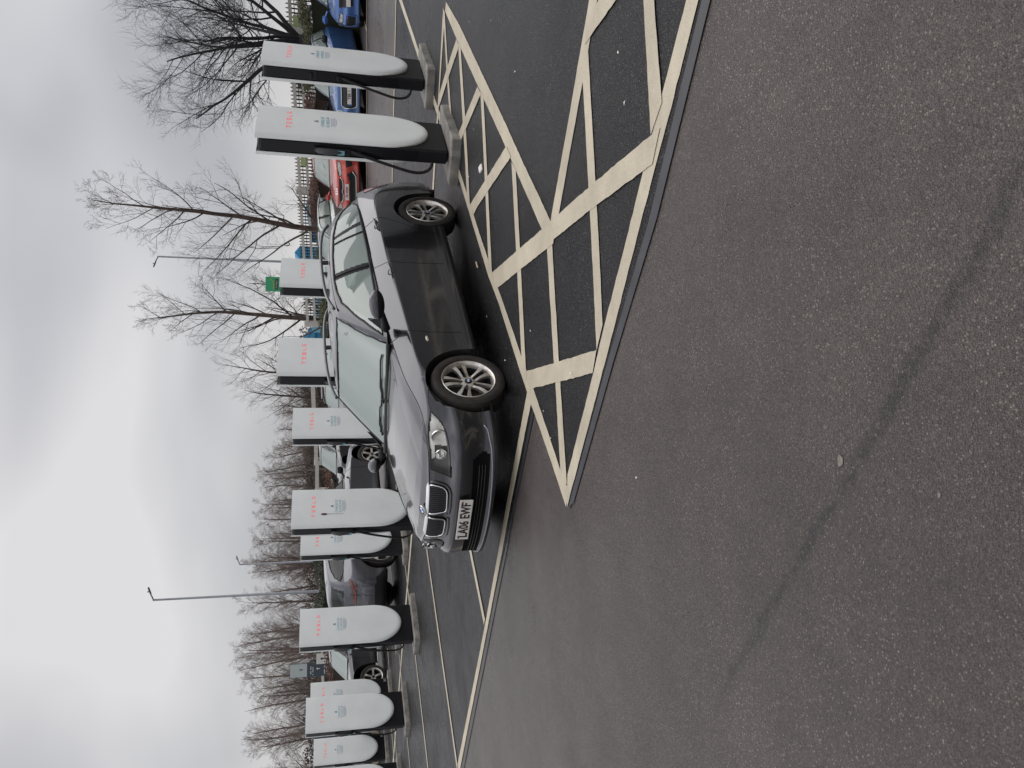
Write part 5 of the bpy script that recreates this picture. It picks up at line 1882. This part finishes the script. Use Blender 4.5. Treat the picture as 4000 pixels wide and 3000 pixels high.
# belt of trees along the left, each its own tree
protos = []
for k in range(6):
    tk, cr = leader_tree(40 + k, 9.0, 3.2, .12, 4, (5, 7), 24, .08, 0, 42, .04)
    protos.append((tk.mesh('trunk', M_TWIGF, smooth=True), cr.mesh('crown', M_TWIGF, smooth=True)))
r = random.Random(3)
prof = [(0, 1.0), (.12, 1.04), (.24, .94), (.36, 1.0), (.5, .86), (.62, .80), (.74, .80), (.84, .60), (.93, .55), (1, .60)]
BL = ['leftmost tree of the bare belt', 'bare belt tree over the left near post', 'bare belt tree between the slate cabinet and post 3C', 'tallest bare belt tree left of the direction sign', 'bare belt tree right behind the direction sign',
      'bare belt tree over the post by the dark crossover', 'bare belt tree left of the tallest lamp post', 'bare belt tree just right of the tallest lamp post', 'bare belt tree by the far smaller lamp post', 'bare belt tree over the silver fastback roof',
      'bare belt tree right of the post with the brown smear', 'low bare belt tree over the rail fence', 'low bare belt tree near the centre post', 'rightmost low tree of the bare belt']
def belt_pos(t):
    return -36 + 38 * t + r.uniform(-.5, .5), 62 + 20 * t + r.uniform(-2, 4), float(np.interp(t, [a for a, b_ in prof], [b_ for a, b_ in prof])) * r.uniform(.88, 1.08)
for i, l in enumerate(BL):
    x, y, hg = belt_pos((i + .5) / len(BL))
    y -= 4
    M = Matrix.Translation((x, y, gh(x))) @ Matrix.Rotation(r.uniform(0, 6), 4, 'Z') @ Matrix.Diagonal((1.1, 1.1, hg * (y / 70), 1))
    e = empty('belt_tree', M, l, 'tree', 'bare trees of the far belt')
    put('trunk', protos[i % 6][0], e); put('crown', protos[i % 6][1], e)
# the wood behind them, one mass of twigs
cos_, tri_ = [], []
base_ = 0
src = []
for tk_, cr_ in protos:
    for me in (tk_, cr_):
        co = np.empty(len(me.vertices) * 3, np.float32); me.vertices.foreach_get('co', co)
        src.append((co.reshape(-1, 3), [tuple(p.vertices) for p in me.polygons]))
me_list = []
for i in range(36):
    x, y, hg = belt_pos((i + .3) / 36)
    y += r.uniform(1, 8)
    a = r.uniform(0, 6.28); ca, sa = math.cos(a), math.sin(a)
    R_ = np.array([[ca, -sa, 0], [sa, ca, 0], [0, 0, 1]])
    for me in protos[r.randrange(6)]:
        co = np.empty(len(me.vertices) * 3, np.float32); me.vertices.foreach_get('co', co)
        co = (co.reshape(-1, 3) * np.array([1.25, 1.25, hg * (y / 70) * r.uniform(.85, 1.0)])) @ R_.T + np.array([x, y, gh(x)])
        lt = np.empty(len(me.polygons), np.int32); me.polygons.foreach_get('loop_total', lt)
        vi = np.empty(len(me.loops), np.int32); me.loops.foreach_get('vertex_index', vi)
        me_list.append((co, lt, vi + base_)); base_ += len(co)
co = np.concatenate([m_[0] for m_ in me_list]); lt = np.concatenate([m_[1] for m_ in me_list]); vi = np.concatenate([m_[2] for m_ in me_list])
wm = bpy.data.meshes.new('far_wood')
wm.vertices.add(len(co)); wm.vertices.foreach_set('co', co.astype(np.float32).ravel())
wm.loops.add(len(vi)); wm.loops.foreach_set('vertex_index', vi.astype(np.int32))
wm.polygons.add(len(lt)); wm.polygons.foreach_set('loop_start', np.concatenate([[0], np.cumsum(lt)[:-1]]).astype(np.int32)); wm.polygons.foreach_set('loop_total', lt)
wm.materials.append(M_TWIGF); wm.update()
put('far_wood', wm, None, None, label='mass of thin bare twigs behind the belt trees at the left', cat='wood', kind='stuff')
print('WOOD polys', len(lt), [len(p[1].polygons) for p in protos])

# scrub under the belt
def brush(name, x0, y0, x1, y1, h, th, n, mat, label, cat, leaf=.05, seed=1, core=None, kind='stuff', rag=.25, up=True):
    r_ = random.Random(seed)
    e = empty(name, Matrix.Translation((x0, y0, gh(x0))), label, cat)
    d = Vector((x1 - x0, y1 - y0)); L = d.length; d.normalize(); nn = Vector((-d.y, d.x))
    def P(s_, w_, z_):
        x = d.x * s_ + nn.x * w_; y = d.y * s_ + nn.y * w_
        return Vector((x, y, gh(x0 + x) - gh(x0) + z_))
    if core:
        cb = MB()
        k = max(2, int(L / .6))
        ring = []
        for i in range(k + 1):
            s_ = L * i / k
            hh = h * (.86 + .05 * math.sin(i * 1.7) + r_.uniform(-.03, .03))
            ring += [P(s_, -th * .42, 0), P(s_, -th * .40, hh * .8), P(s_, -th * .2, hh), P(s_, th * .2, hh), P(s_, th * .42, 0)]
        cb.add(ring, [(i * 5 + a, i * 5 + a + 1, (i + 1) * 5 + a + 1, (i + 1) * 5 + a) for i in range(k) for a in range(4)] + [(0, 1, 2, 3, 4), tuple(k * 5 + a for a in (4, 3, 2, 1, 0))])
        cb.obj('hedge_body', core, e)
    fb = MB()
    for _ in range(n):
        s_ = r_.uniform(0, L); face = r_.random()
        hh = h * (.9 + .06 * math.sin(s_ * 2.1) + r_.uniform(-.03, rag * .5))
        if face < .55: p = P(s_, -th * .45 + r_.uniform(-.06, .05), r_.uniform(.05, hh))
        else: p = P(s_, r_.uniform(-th * .45, th * .45), hh * (1 + r_.uniform(-.05, .03)))
        if up:
            q = p + Vector((r_.gauss(0, .05), r_.gauss(0, .05), r_.uniform(.05, .22)))
            w_ = Vector((r_.gauss(0, 1), r_.gauss(0, 1), 0)).normalized() * leaf * .16
            fb.add([p - w_, p + w_, q], [(0, 1, 2)])
        else:
            a = Vector((r_.gauss(0, 1), r_.gauss(0, 1), r_.gauss(0, 1))).normalized(); b_ = a.orthogonal().normalized()
            sz = leaf * r_.uniform(.5, 1.2)
            fb.add([p - a * sz, p + b_ * sz * .5, p + a * sz, p - b_ * sz * .5], [(0, 1, 2, 3)])
    fb.obj('foliage', mat, e, kind='stuff')
    return e
M_LEAFB = principled('brown beech leaf', (.095, .045, .030), .8, var=(3, .4))
M_LEAFG = principled('olive leaf', (.060, .062, .018), .7, var=(3, .5))
M_LEAFD = principled('dark green leaf', (.022, .034, .014), .7, var=(3, .4))
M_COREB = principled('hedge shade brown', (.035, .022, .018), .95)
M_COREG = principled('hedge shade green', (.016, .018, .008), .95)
M_SCRUB = principled('scrub', (.085, .065, .056), .95, var=(.6, .3))
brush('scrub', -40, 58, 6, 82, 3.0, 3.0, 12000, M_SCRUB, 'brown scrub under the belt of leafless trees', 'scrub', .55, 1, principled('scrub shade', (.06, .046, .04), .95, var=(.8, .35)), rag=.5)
# hedges in front of the fence
def pe(y0, x0, n_, st=(-2.4, 2.1)): pass
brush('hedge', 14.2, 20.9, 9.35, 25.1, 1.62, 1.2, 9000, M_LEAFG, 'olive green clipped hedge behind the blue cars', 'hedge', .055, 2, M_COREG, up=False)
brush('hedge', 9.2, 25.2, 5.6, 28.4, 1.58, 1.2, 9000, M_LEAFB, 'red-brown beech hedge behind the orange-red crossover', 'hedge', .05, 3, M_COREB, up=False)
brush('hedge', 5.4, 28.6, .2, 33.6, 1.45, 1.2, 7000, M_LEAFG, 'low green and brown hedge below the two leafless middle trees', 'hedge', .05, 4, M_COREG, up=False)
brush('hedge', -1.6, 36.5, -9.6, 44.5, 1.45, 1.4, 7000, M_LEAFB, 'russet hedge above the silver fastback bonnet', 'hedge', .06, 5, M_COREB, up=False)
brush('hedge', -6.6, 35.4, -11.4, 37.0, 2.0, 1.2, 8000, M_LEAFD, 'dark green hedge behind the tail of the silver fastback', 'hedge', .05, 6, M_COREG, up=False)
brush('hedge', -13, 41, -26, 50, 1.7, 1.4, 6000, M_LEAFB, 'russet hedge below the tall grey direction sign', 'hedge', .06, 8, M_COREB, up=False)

# ================================================================== fence
fd_ = Vector((-2.19, 1.62)).normalized()
FP = [(13.78, 24.38), (11.59, 26.0), (9.40, 27.55), (7.21, 29.15), (4.90, 30.9), (2.7, 32.6)]
fence = empty('picket_fence', Matrix.Translation((FP[0][0], FP[0][1], gh(FP[0][0]))), 'off-white fence with dark pickets running behind the hedges', 'fence')
fx, fy, fz = FP[0][0], FP[0][1], gh(FP[0][0])
def beam(a, b_, w, h_):
    a, b_ = Vector(a), Vector(b_)
    d = (b_ - a); L = d.length; d.normalize()
    sdv = Vector((0, 0, 1)).cross(d).normalized(); upv = d.cross(sdv)
    c = (a + b_) / 2
    M = Matrix(((d.x, sdv.x, upv.x, c.x), (d.y, sdv.y, upv.y, c.y), (d.z, sdv.z, upv.z, c.z), (0, 0, 0, 1)))
    mb = MB(); mb.box((0, 0, 0), (L, w, h_), M)
    return mb
pk = MB(); pk.box((0, 0, 0), (.045, .02, 1.9)); pk.box((0, 0, 1.0), (.018, .018, .10))
pk.add([(-.035, 0, 1.03), (.035, 0, 1.03), (0, 0, 1.14), (0, .02, 1.06), (0, -.02, 1.06)], [(0, 3, 2), (3, 1, 2), (1, 4, 2), (4, 0, 2)])
pkm = pk.mesh('picket', M_IRON)
HT = 2.02
for i in range(len(FP)):
    x, y = FP[i]
    mb = MB(); mb.box((x - fx, y - fy, gh(x) - fz + (HT + .12) / 2), (.24, .20, HT + .12), bev=.015)
    mb.obj('post', M_FENCE, fence)
    if i < len(FP) - 1:
        x2, y2 = FP[i + 1]
        for hh, w_, t_ in ((HT - .02, .09, .10), (HT - .30, .07, .09), (.55, .07, .10)):
            beam((x - fx, y - fy, gh(x) - fz + hh), (x2 - fx, y2 - fy, gh(x2) - fz + hh), w_, t_).obj('rail', M_FENCE, fence)
        beam((x - fx, y - fy + .04, gh(x) - fz + HT - .15), (x2 - fx, y2 - fy + .04, gh(x2) - fz + HT - .15), .014, .022).obj('picket_bar', M_IRON, fence)
        L = math.hypot(x2 - x, y2 - y); n = int(L / .125)
        for k in range(1, n):
            t = k / n
            px, py = x + (x2 - x) * t, y + (y2 - y) * t
            o = put('picket', pkm, fence, Matrix.Translation((px - fx, py - fy + .07, gh(px) - fz + 1.02)) @ Matrix.Rotation(math.atan2(y2 - y, x2 - x), 4, 'Z'))
# small notices on the fence
for (u_, hh, l) in ((0.93, 1.83, 'pale green notice on the fence at the right edge'), (2.60, 1.83, 'pale green notice on the fence above the orange-red crossover')):
    i = int(u_); t = u_ - i
    x = FP[i][0] * (1 - t) + FP[i + 1][0] * t; y = FP[i][1] * (1 - t) + FP[i + 1][1] * t - .07
    mb = MB(); mb.box((0, 0, 0), (.42, .012, .20), bev=.004)
    mb.obj('notice', principled('notice green', (.42, .50, .24), .6), None, M=Matrix.Translation((x, y, gh(x) + hh)) @ Matrix.Rotation(math.atan2(-1.62, 2.19), 4, 'Z'), label=l, cat='notice')
# plain rail fence further left
RF = [(.6, 38.5), (-2.2, 42.3), (-3.9, 45.0), (-5.65, 45.6), (-8.4, 47.8), (-14.0, 52.5), (-19.7, 57.5), (-25.6, 62)]
rf = empty('rail_fence', Matrix.Translation((RF[0][0], RF[0][1], gh(RF[0][0]))), 'plain off-white rail fence before the tree belt', 'fence')
for i in range(len(RF)):
    x, y = RF[i]; hh = 2.15 if i < 5 else 2.25
    mb = MB(); mb.box((x - RF[0][0], y - RF[0][1], gh(x) - gh(RF[0][0]) + hh / 2), (.42, .22, hh), bev=.02); mb.obj('post', M_FENCE, rf)
    if i < len(RF) - 1:
        x2, y2 = RF[i + 1]
        for dz in (.16, .95):
            beam((x - RF[0][0], y - RF[0][1], gh(x) - gh(RF[0][0]) + hh - dz), (x2 - RF[0][0], y2 - RF[0][1], gh(x2) - gh(RF[0][0]) + 2.2 - dz), .09, .20).obj('rail', M_FENCE, rf)

# ================================================================== lamp posts, signs, far things
def lamp_post(x, y, z0, H, lean_dir, label):
    e = empty('lamp_post', Matrix.Translation((x, y, z0)), label, 'street lamp', 'tall grey lamp posts')
    mb = MB()
    mb.tube([(0, 0, 0), (0, 0, 1.2), (0, 0, 1.25), (0, 0, H)], [.11, .105, .075, .045], 12); mb.obj('column', M_GALV, e, smooth=True)
    mb = MB(); mb.tube([(0, 0, H - .03), (lean_dir * .28, 0, H + .10)], .03, 8); mb.obj('bracket', M_GALV, e, smooth=True)
    mb = MB(); mb.box((lean_dir * .42, 0, H + .14), (.36, .16, .06), Matrix.Rotation(-lean_dir * .35, 4, 'Y'), bev=.03); mb.box((lean_dir * .38, 0, H + .20), (.06, .06, .06), bev=.01); mb.obj('lantern', M_GALV, e)
lamp_post(-9.40, 38.0, gh(-9.4), 9.2, 1, 'tallest grey lamp post rising from the dark green hedge')
lamp_post(-11.52, 55.0, gh(-11.5), 7.25, 1, 'smaller far lamp post before the leafless belt')
lamp_post(7.15, 45.0, gh(7.1), 9.8, -1, 'grey lamp post behind the branches of the tall middle tree')

def board(x, y, z0, w, h_, th, yaw, mat, name, label, cat='sign'):
    e = empty(name, Matrix.Translation((x, y, z0)) @ Matrix.Rotation(yaw, 4, 'Z'), label, cat)
    mb = MB(); mb.box((0, 0, h_ / 2), (w, th, h_), bev=.015); mb.obj('board', mat, e)
    return e
M_SLATE = principled('slate blue sign', (.045, .065, .085), .45)
t_ = board(-18.84, 55, gh(-18.8) + .9, .88, 3.3, .16, .18, M_SLATE, 'direction_totem', 'tall direction sign, pale on top and slate blue below, before the trees')
mb = MB(); mb.box((0, -.086, 2.72), (.84, .012, 1.10)); mb.obj('pale_panel', principled('pale sign', (.45, .49, .50), .5), t_)
for k, (zz, w_, h_) in enumerate(((1.92, .5, .09), (1.78, .62, .08), (1.02, .55, .10), (.88, .40, .07))):
    mb = MB()
    for j in range(7):
        if (j * 3 + k) % 5 != 4: mb.box((-w_ / 2 + j * w_ / 7, -.084, zz), (w_ / 10, .006, h_ * .8))
    mb.obj('text_row', principled('sign print', (.6, .62, .62), .6), t_)
for zz in (1.45, .45, 2.55):
    mb = MB(); mb.add([(.02, -.094, zz - .12), (.08, -.094, zz - .12), (.08, -.094, zz + .02), (.13, -.094, zz + .02), (.05, -.094, zz + .13), (-.03, -.094, zz + .02), (.02, -.094, zz + .02)], [(0, 1, 2, 3, 4, 5, 6)])
    mb.obj('arrow', principled('sign print', (.6, .62, .62), .6) if zz < 2 else M_SLATE, t_)
mb = MB(); mb.box((0, 0, -.5), (.6, .12, 1.0)); mb.obj('sign_foot', M_SLATE, t_)
w_ = board(-16.5, 50, gh(-16.5) + .9, .62, 1.45, .06, .2, principled('white board', (.62, .62, .60), .5), 'white_sign', 'small white board with a dark arrow beside the direction sign')
mb = MB(); mb.add([(-.04, -.036, 1.02), (.04, -.036, 1.02), (.04, -.036, 1.12), (.09, -.036, 1.12), (0, -.036, 1.24), (-.09, -.036, 1.12), (-.04, -.036, 1.12)], [(0, 1, 2, 3, 4, 5, 6)]); mb.obj('arrow', M_INK, w_)
mb = MB()
for k in range(3): mb.box((0, -.034, .75 - k * .16), (.42, .006, .05))
mb.obj('text_row', M_GREYP, w_)
mb = MB(); mb.tube([(-.22, 0, -.9), (-.22, 0, .1)], .04, 8); mb.tube([(.22, 0, -.9), (.22, 0, .1)], .04, 8); mb.obj('legs', M_GALV, w_)
c_ = board(-12.1, 27.0, gh(-12) + .28, 1.35, 1.84, .55, .42, principled('slate cabinet', (.035, .048, .065), .35, coat=.3), 'slate_cabinet', 'slate blue equipment cabinet on a beige base behind the post marked 3B', 'cabinet')
mb = MB(); mb.box((0, 0, -.14), (1.25, .50, .28), bev=.02); mb.obj('cabinet_base', principled('beige base', (.40, .35, .26), .7, var=(3, .3)), c_)
mb = MB(); mb.box((.58, -.06, -.10), (.10, .5, .26)); mb.obj('base_frame', M_GREYP, c_)

# buildings and things beyond the fence
def hut(x, y, w, d, h_, rf_, yaw, mat, mroof, name, label, win=True, cat='building'):
    e = empty(name, Matrix.Translation((x, y, gh(x))) @ Matrix.Rotation(yaw, 4, 'Z'), label, cat)
    mb = MB(); mb.box((0, 0, h_ / 2), (w, d, h_)); mb.obj('wall', mat, e)
    mb = MB(); mb.prism([(-w * .56, h_ - .02), (w * .56, h_ - .02), (0, h_ + rf_)], -d * .55, d * .55); mb.obj('roof', mroof, e)
    if win:
        for k in range(max(1, int(w / 2.2))):
            xx = -w / 2 + (k + .5) * w / max(1, int(w / 2.2))
            mb = MB(); mb.box((xx, -d / 2 - .01, h_ * .55), (w * .16 if w < 4 else .8, .04, h_ * .38)); mb.obj('window', principled('dark pane', (.03, .04, .05), .15), e)
    return e
M_BLUE = principled('beach blue', (.035, .22, .42), .6, var=(2, .2))
M_BLUER = principled('blue roof', (.05, .26, .46), .6)
hut(3.2, 52, 1.7, 1.6, 1.9, .75, .2, M_BLUE, M_BLUER, 'blue_hut', 'blue gabled hut beyond the fence beside the second middle post')
hut(1.2, 54, 1.5, 1.5, 1.9, .7, .2, M_BLUE, M_BLUER, 'blue_hut', 'blue gabled hut half hidden by the middle charging post')
hut(8.75, 52, .9, .9, 2.55, .35, .15, M_BLUE, M_BLUER, 'blue_kiosk', 'small blue kiosk showing above the picket fence', False)
hut(11.2, 50, 3.6, 1.4, 1.75, .3, .1, M_BLUE, M_BLUER, 'blue_shelter', 'long blue shelter seen through the pickets behind the pale car')
hut(-6.5, 96, 18, 8, 2.6, 1.6, .25, principled('far wall', (.16, .15, .145), .9), principled('far roof', (.13, .125, .13), .9, var=(.5, .2)), 'far_house', 'long grey roof behind the rail fence and the leafless trees')
# stall with a lettered awning
e = empty('blue_stall', Matrix.Translation((5.4, 50, gh(5.4))), 'dark stall with a pale blue lettered banner beyond the fence', 'stall')
mb = MB(); mb.box((0, 0, 1.0), (2.3, 1.0, 1.5)); mb.obj('stall_body', principled('stall navy', (.02, .03, .05), .5), e)
mb = MB(); mb.box((-.3, -.56, 1.62), (3.0, .05, .5), Matrix.Rotation(.05, 4, 'Y')); mb.obj('banner', principled('banner blue', (.20, .45, .62), .6), e)
mb = MB(); text_mb('MONAW', .40, mb, Matrix.Translation((-.3, -.60, 1.6)) @ Matrix.Rotation(.05, 4, 'Y'), .004); mb.obj('lettering', M_PLATE, e)
e = empty('flag_mast', Matrix.Translation((6.5, 52, gh(6.5))), 'small blue and red flag on a mast seen through the branches', 'flag')
mb = MB(); mb.tube([(0, 0, 0), (0, 0, 3.5)], .03, 6); mb.obj('mast', M_GALV, e)
mb = MB(); mb.box((.18, 0, 3.05), (.34, .02, .5)); mb.obj('flag_cloth', M_BLUE, e)
mb = MB(); mb.box((.30, -.015, 2.9), (.10, .02, .16)); mb.obj('flag_patch', principled('flag red', (.5, .06, .05), .6), e)
# white van beyond the fence at the right
vx, vy = 17.6, 41.
M = Matrix.Translation((vx, vy, gh(vx))) @ Matrix.Rotation(math.radians(-12), 4, 'Z')
e = empty('white_van', M, 'white van with dark windows behind the fence at the right', 'van')
mb = MB(); mb.prism([(-2.6, .45), (2.3, .45), (2.5, .6), (2.5, 1.15), (1.75, 1.3), (1.15, 2.15), (-2.4, 2.25), (-2.6, 2.1)], -.95, .95); mb.obj('van_body', principled('van white', (.7, .7, .69), .3, coat=.5), e)
mb = MB(); mb.prism([(1.62, 1.35), (1.12, 2.0), (.1, 2.0), (.1, 1.35)], -.965, .965); mb.obj('cab_window', principled('dark pane', (.03, .04, .05), .15), e)
mb = MB(); mb.prism([(-2.3, 1.35), (-2.3, 1.95), (-.1, 1.95), (-.1, 1.35)], -.96, .96); mb.obj('side_window', principled('dark pane', (.03, .04, .05), .15), e)
for xx in (-1.7, 1.6):
    for yy in (-.86, .86):
        make_wheel(plain, e, Matrix.Translation((xx, yy, .34)) @ (Matrix.Rotation(PI, 4, 'Z') if yy < 0 else Matrix.Identity(4)), 1.07)

# grass strip and verge behind the bays
gv = principled('grass verge', (.040, .055, .020), .95, bump=(30, .8, .03), var=(1.2, .35))
ground_poly('verge', [(16.5, 20.5), (-1, 36.0), (-14, 43.5), (-40, 60), (-36, 70), (2, 90), (80, 90), (80, 24), (30, 19)], .006, gv, kind='structure')

# ================================================================== small things lying about
mb = MB(); mb.box((0, 0, 0), (.075, .06, .022), Matrix.Rotation(.5, 4, 'Z') @ Matrix.Rotation(.25, 4, 'X'), bev=.008)
tagp(mb.obj('paper_cup_lid', M_PLATE, None, M=Matrix.Translation((1.965, 6.97, gh(1.965) + .028))), 'crumpled white wrapper lying on the hatching by the large charging post', 'litter')
r = random.Random(17)
SP = [(-.49, 3.62), (.05, 4.6), (.38, 5.5), (1.6, 3.6), (1.35, 6.4), (2.3, 5.6), (3.0, 6.3), (.62, 7.0), (-.2, 5.25), (1.05, 7.6), (2.05, 7.55), (2.4, 7.2), (.2, 6.35), (-.38, 5.1), (3.4, 7.2), (-3.2, 9.6), (-5.5, 11.6), (-1.6, 7.6), (1.33, 3.55)]
lm = MB()
lm.add([(-.010, 0, .0), (0, -.006, .003), (.011, .001, .001), (.002, .007, .003)], [(0, 1, 2, 3)])
lm_ = lm.mesh('petal', principled('pale fleck', (.62, .58, .50), .6))
for i, (x, y) in enumerate(SP):
    s_ = r.uniform(.6, 1.5)
    put('pale_fleck', lm_, None, Matrix.Translation((x, y, gh(x) + .026)) @ Matrix.Rotation(r.uniform(0, 6), 4, 'Z') @ Matrix.Scale(s_, 4), label='tiny pale fleck lying on the dark hatched asphalt', cat='fleck', group='pale flecks on the bays')
lf = MB(); lf.add([(-.06, 0, .004), (-.02, -.018, .010), (.05, -.008, .006), (.07, .004, .012), (.02, .020, .004), (-.03, .014, .012)], [(0, 1, 2, 3, 4, 5)])
lfm = lf.mesh('leaf', principled('dry leaf', (.42, .33, .24), .8))
for (x, y, l) in ((1.15, 7.35, 'dry pale leaf on the hatching beside the nearest car'), (.92, 8.15, 'dry leaf in the shade by the rear wheel')):
    put('fallen_leaf', lfm, None, Matrix.Translation((x, y, gh(x) + .02)) @ Matrix.Rotation(.9, 4, 'Z'), label=l, cat='leaf')
ch = MB(); ch.add([(.017 * math.cos(t) * (1 + .2 * math.sin(3 * t)), .015 * math.sin(t) * (1 + .2 * math.cos(2 * t)), .002) for t in np.linspace(0, 2 * PI, 12, endpoint=False)], [tuple(range(12))])
put('paint_spot', ch.mesh('paint_spot', principled('old gum', (.17, .155, .13), .8, var=(40, .3))), None, Matrix.Translation((-.276, 2.067, gh(-.276) + .001)), label='pale flattened gum spot on the brown asphalt', cat='gum spot')
put('paint_spot', ch.mesh('paint_spot', principled('old gum', (.17, .155, .13), .8)), None, Matrix.Translation((-.33, 1.68, gh(-.3) + .001)) @ Matrix.Scale(.4, 4), label='tiny white chip nearest the bottom edge of the asphalt', cat='gum spot')
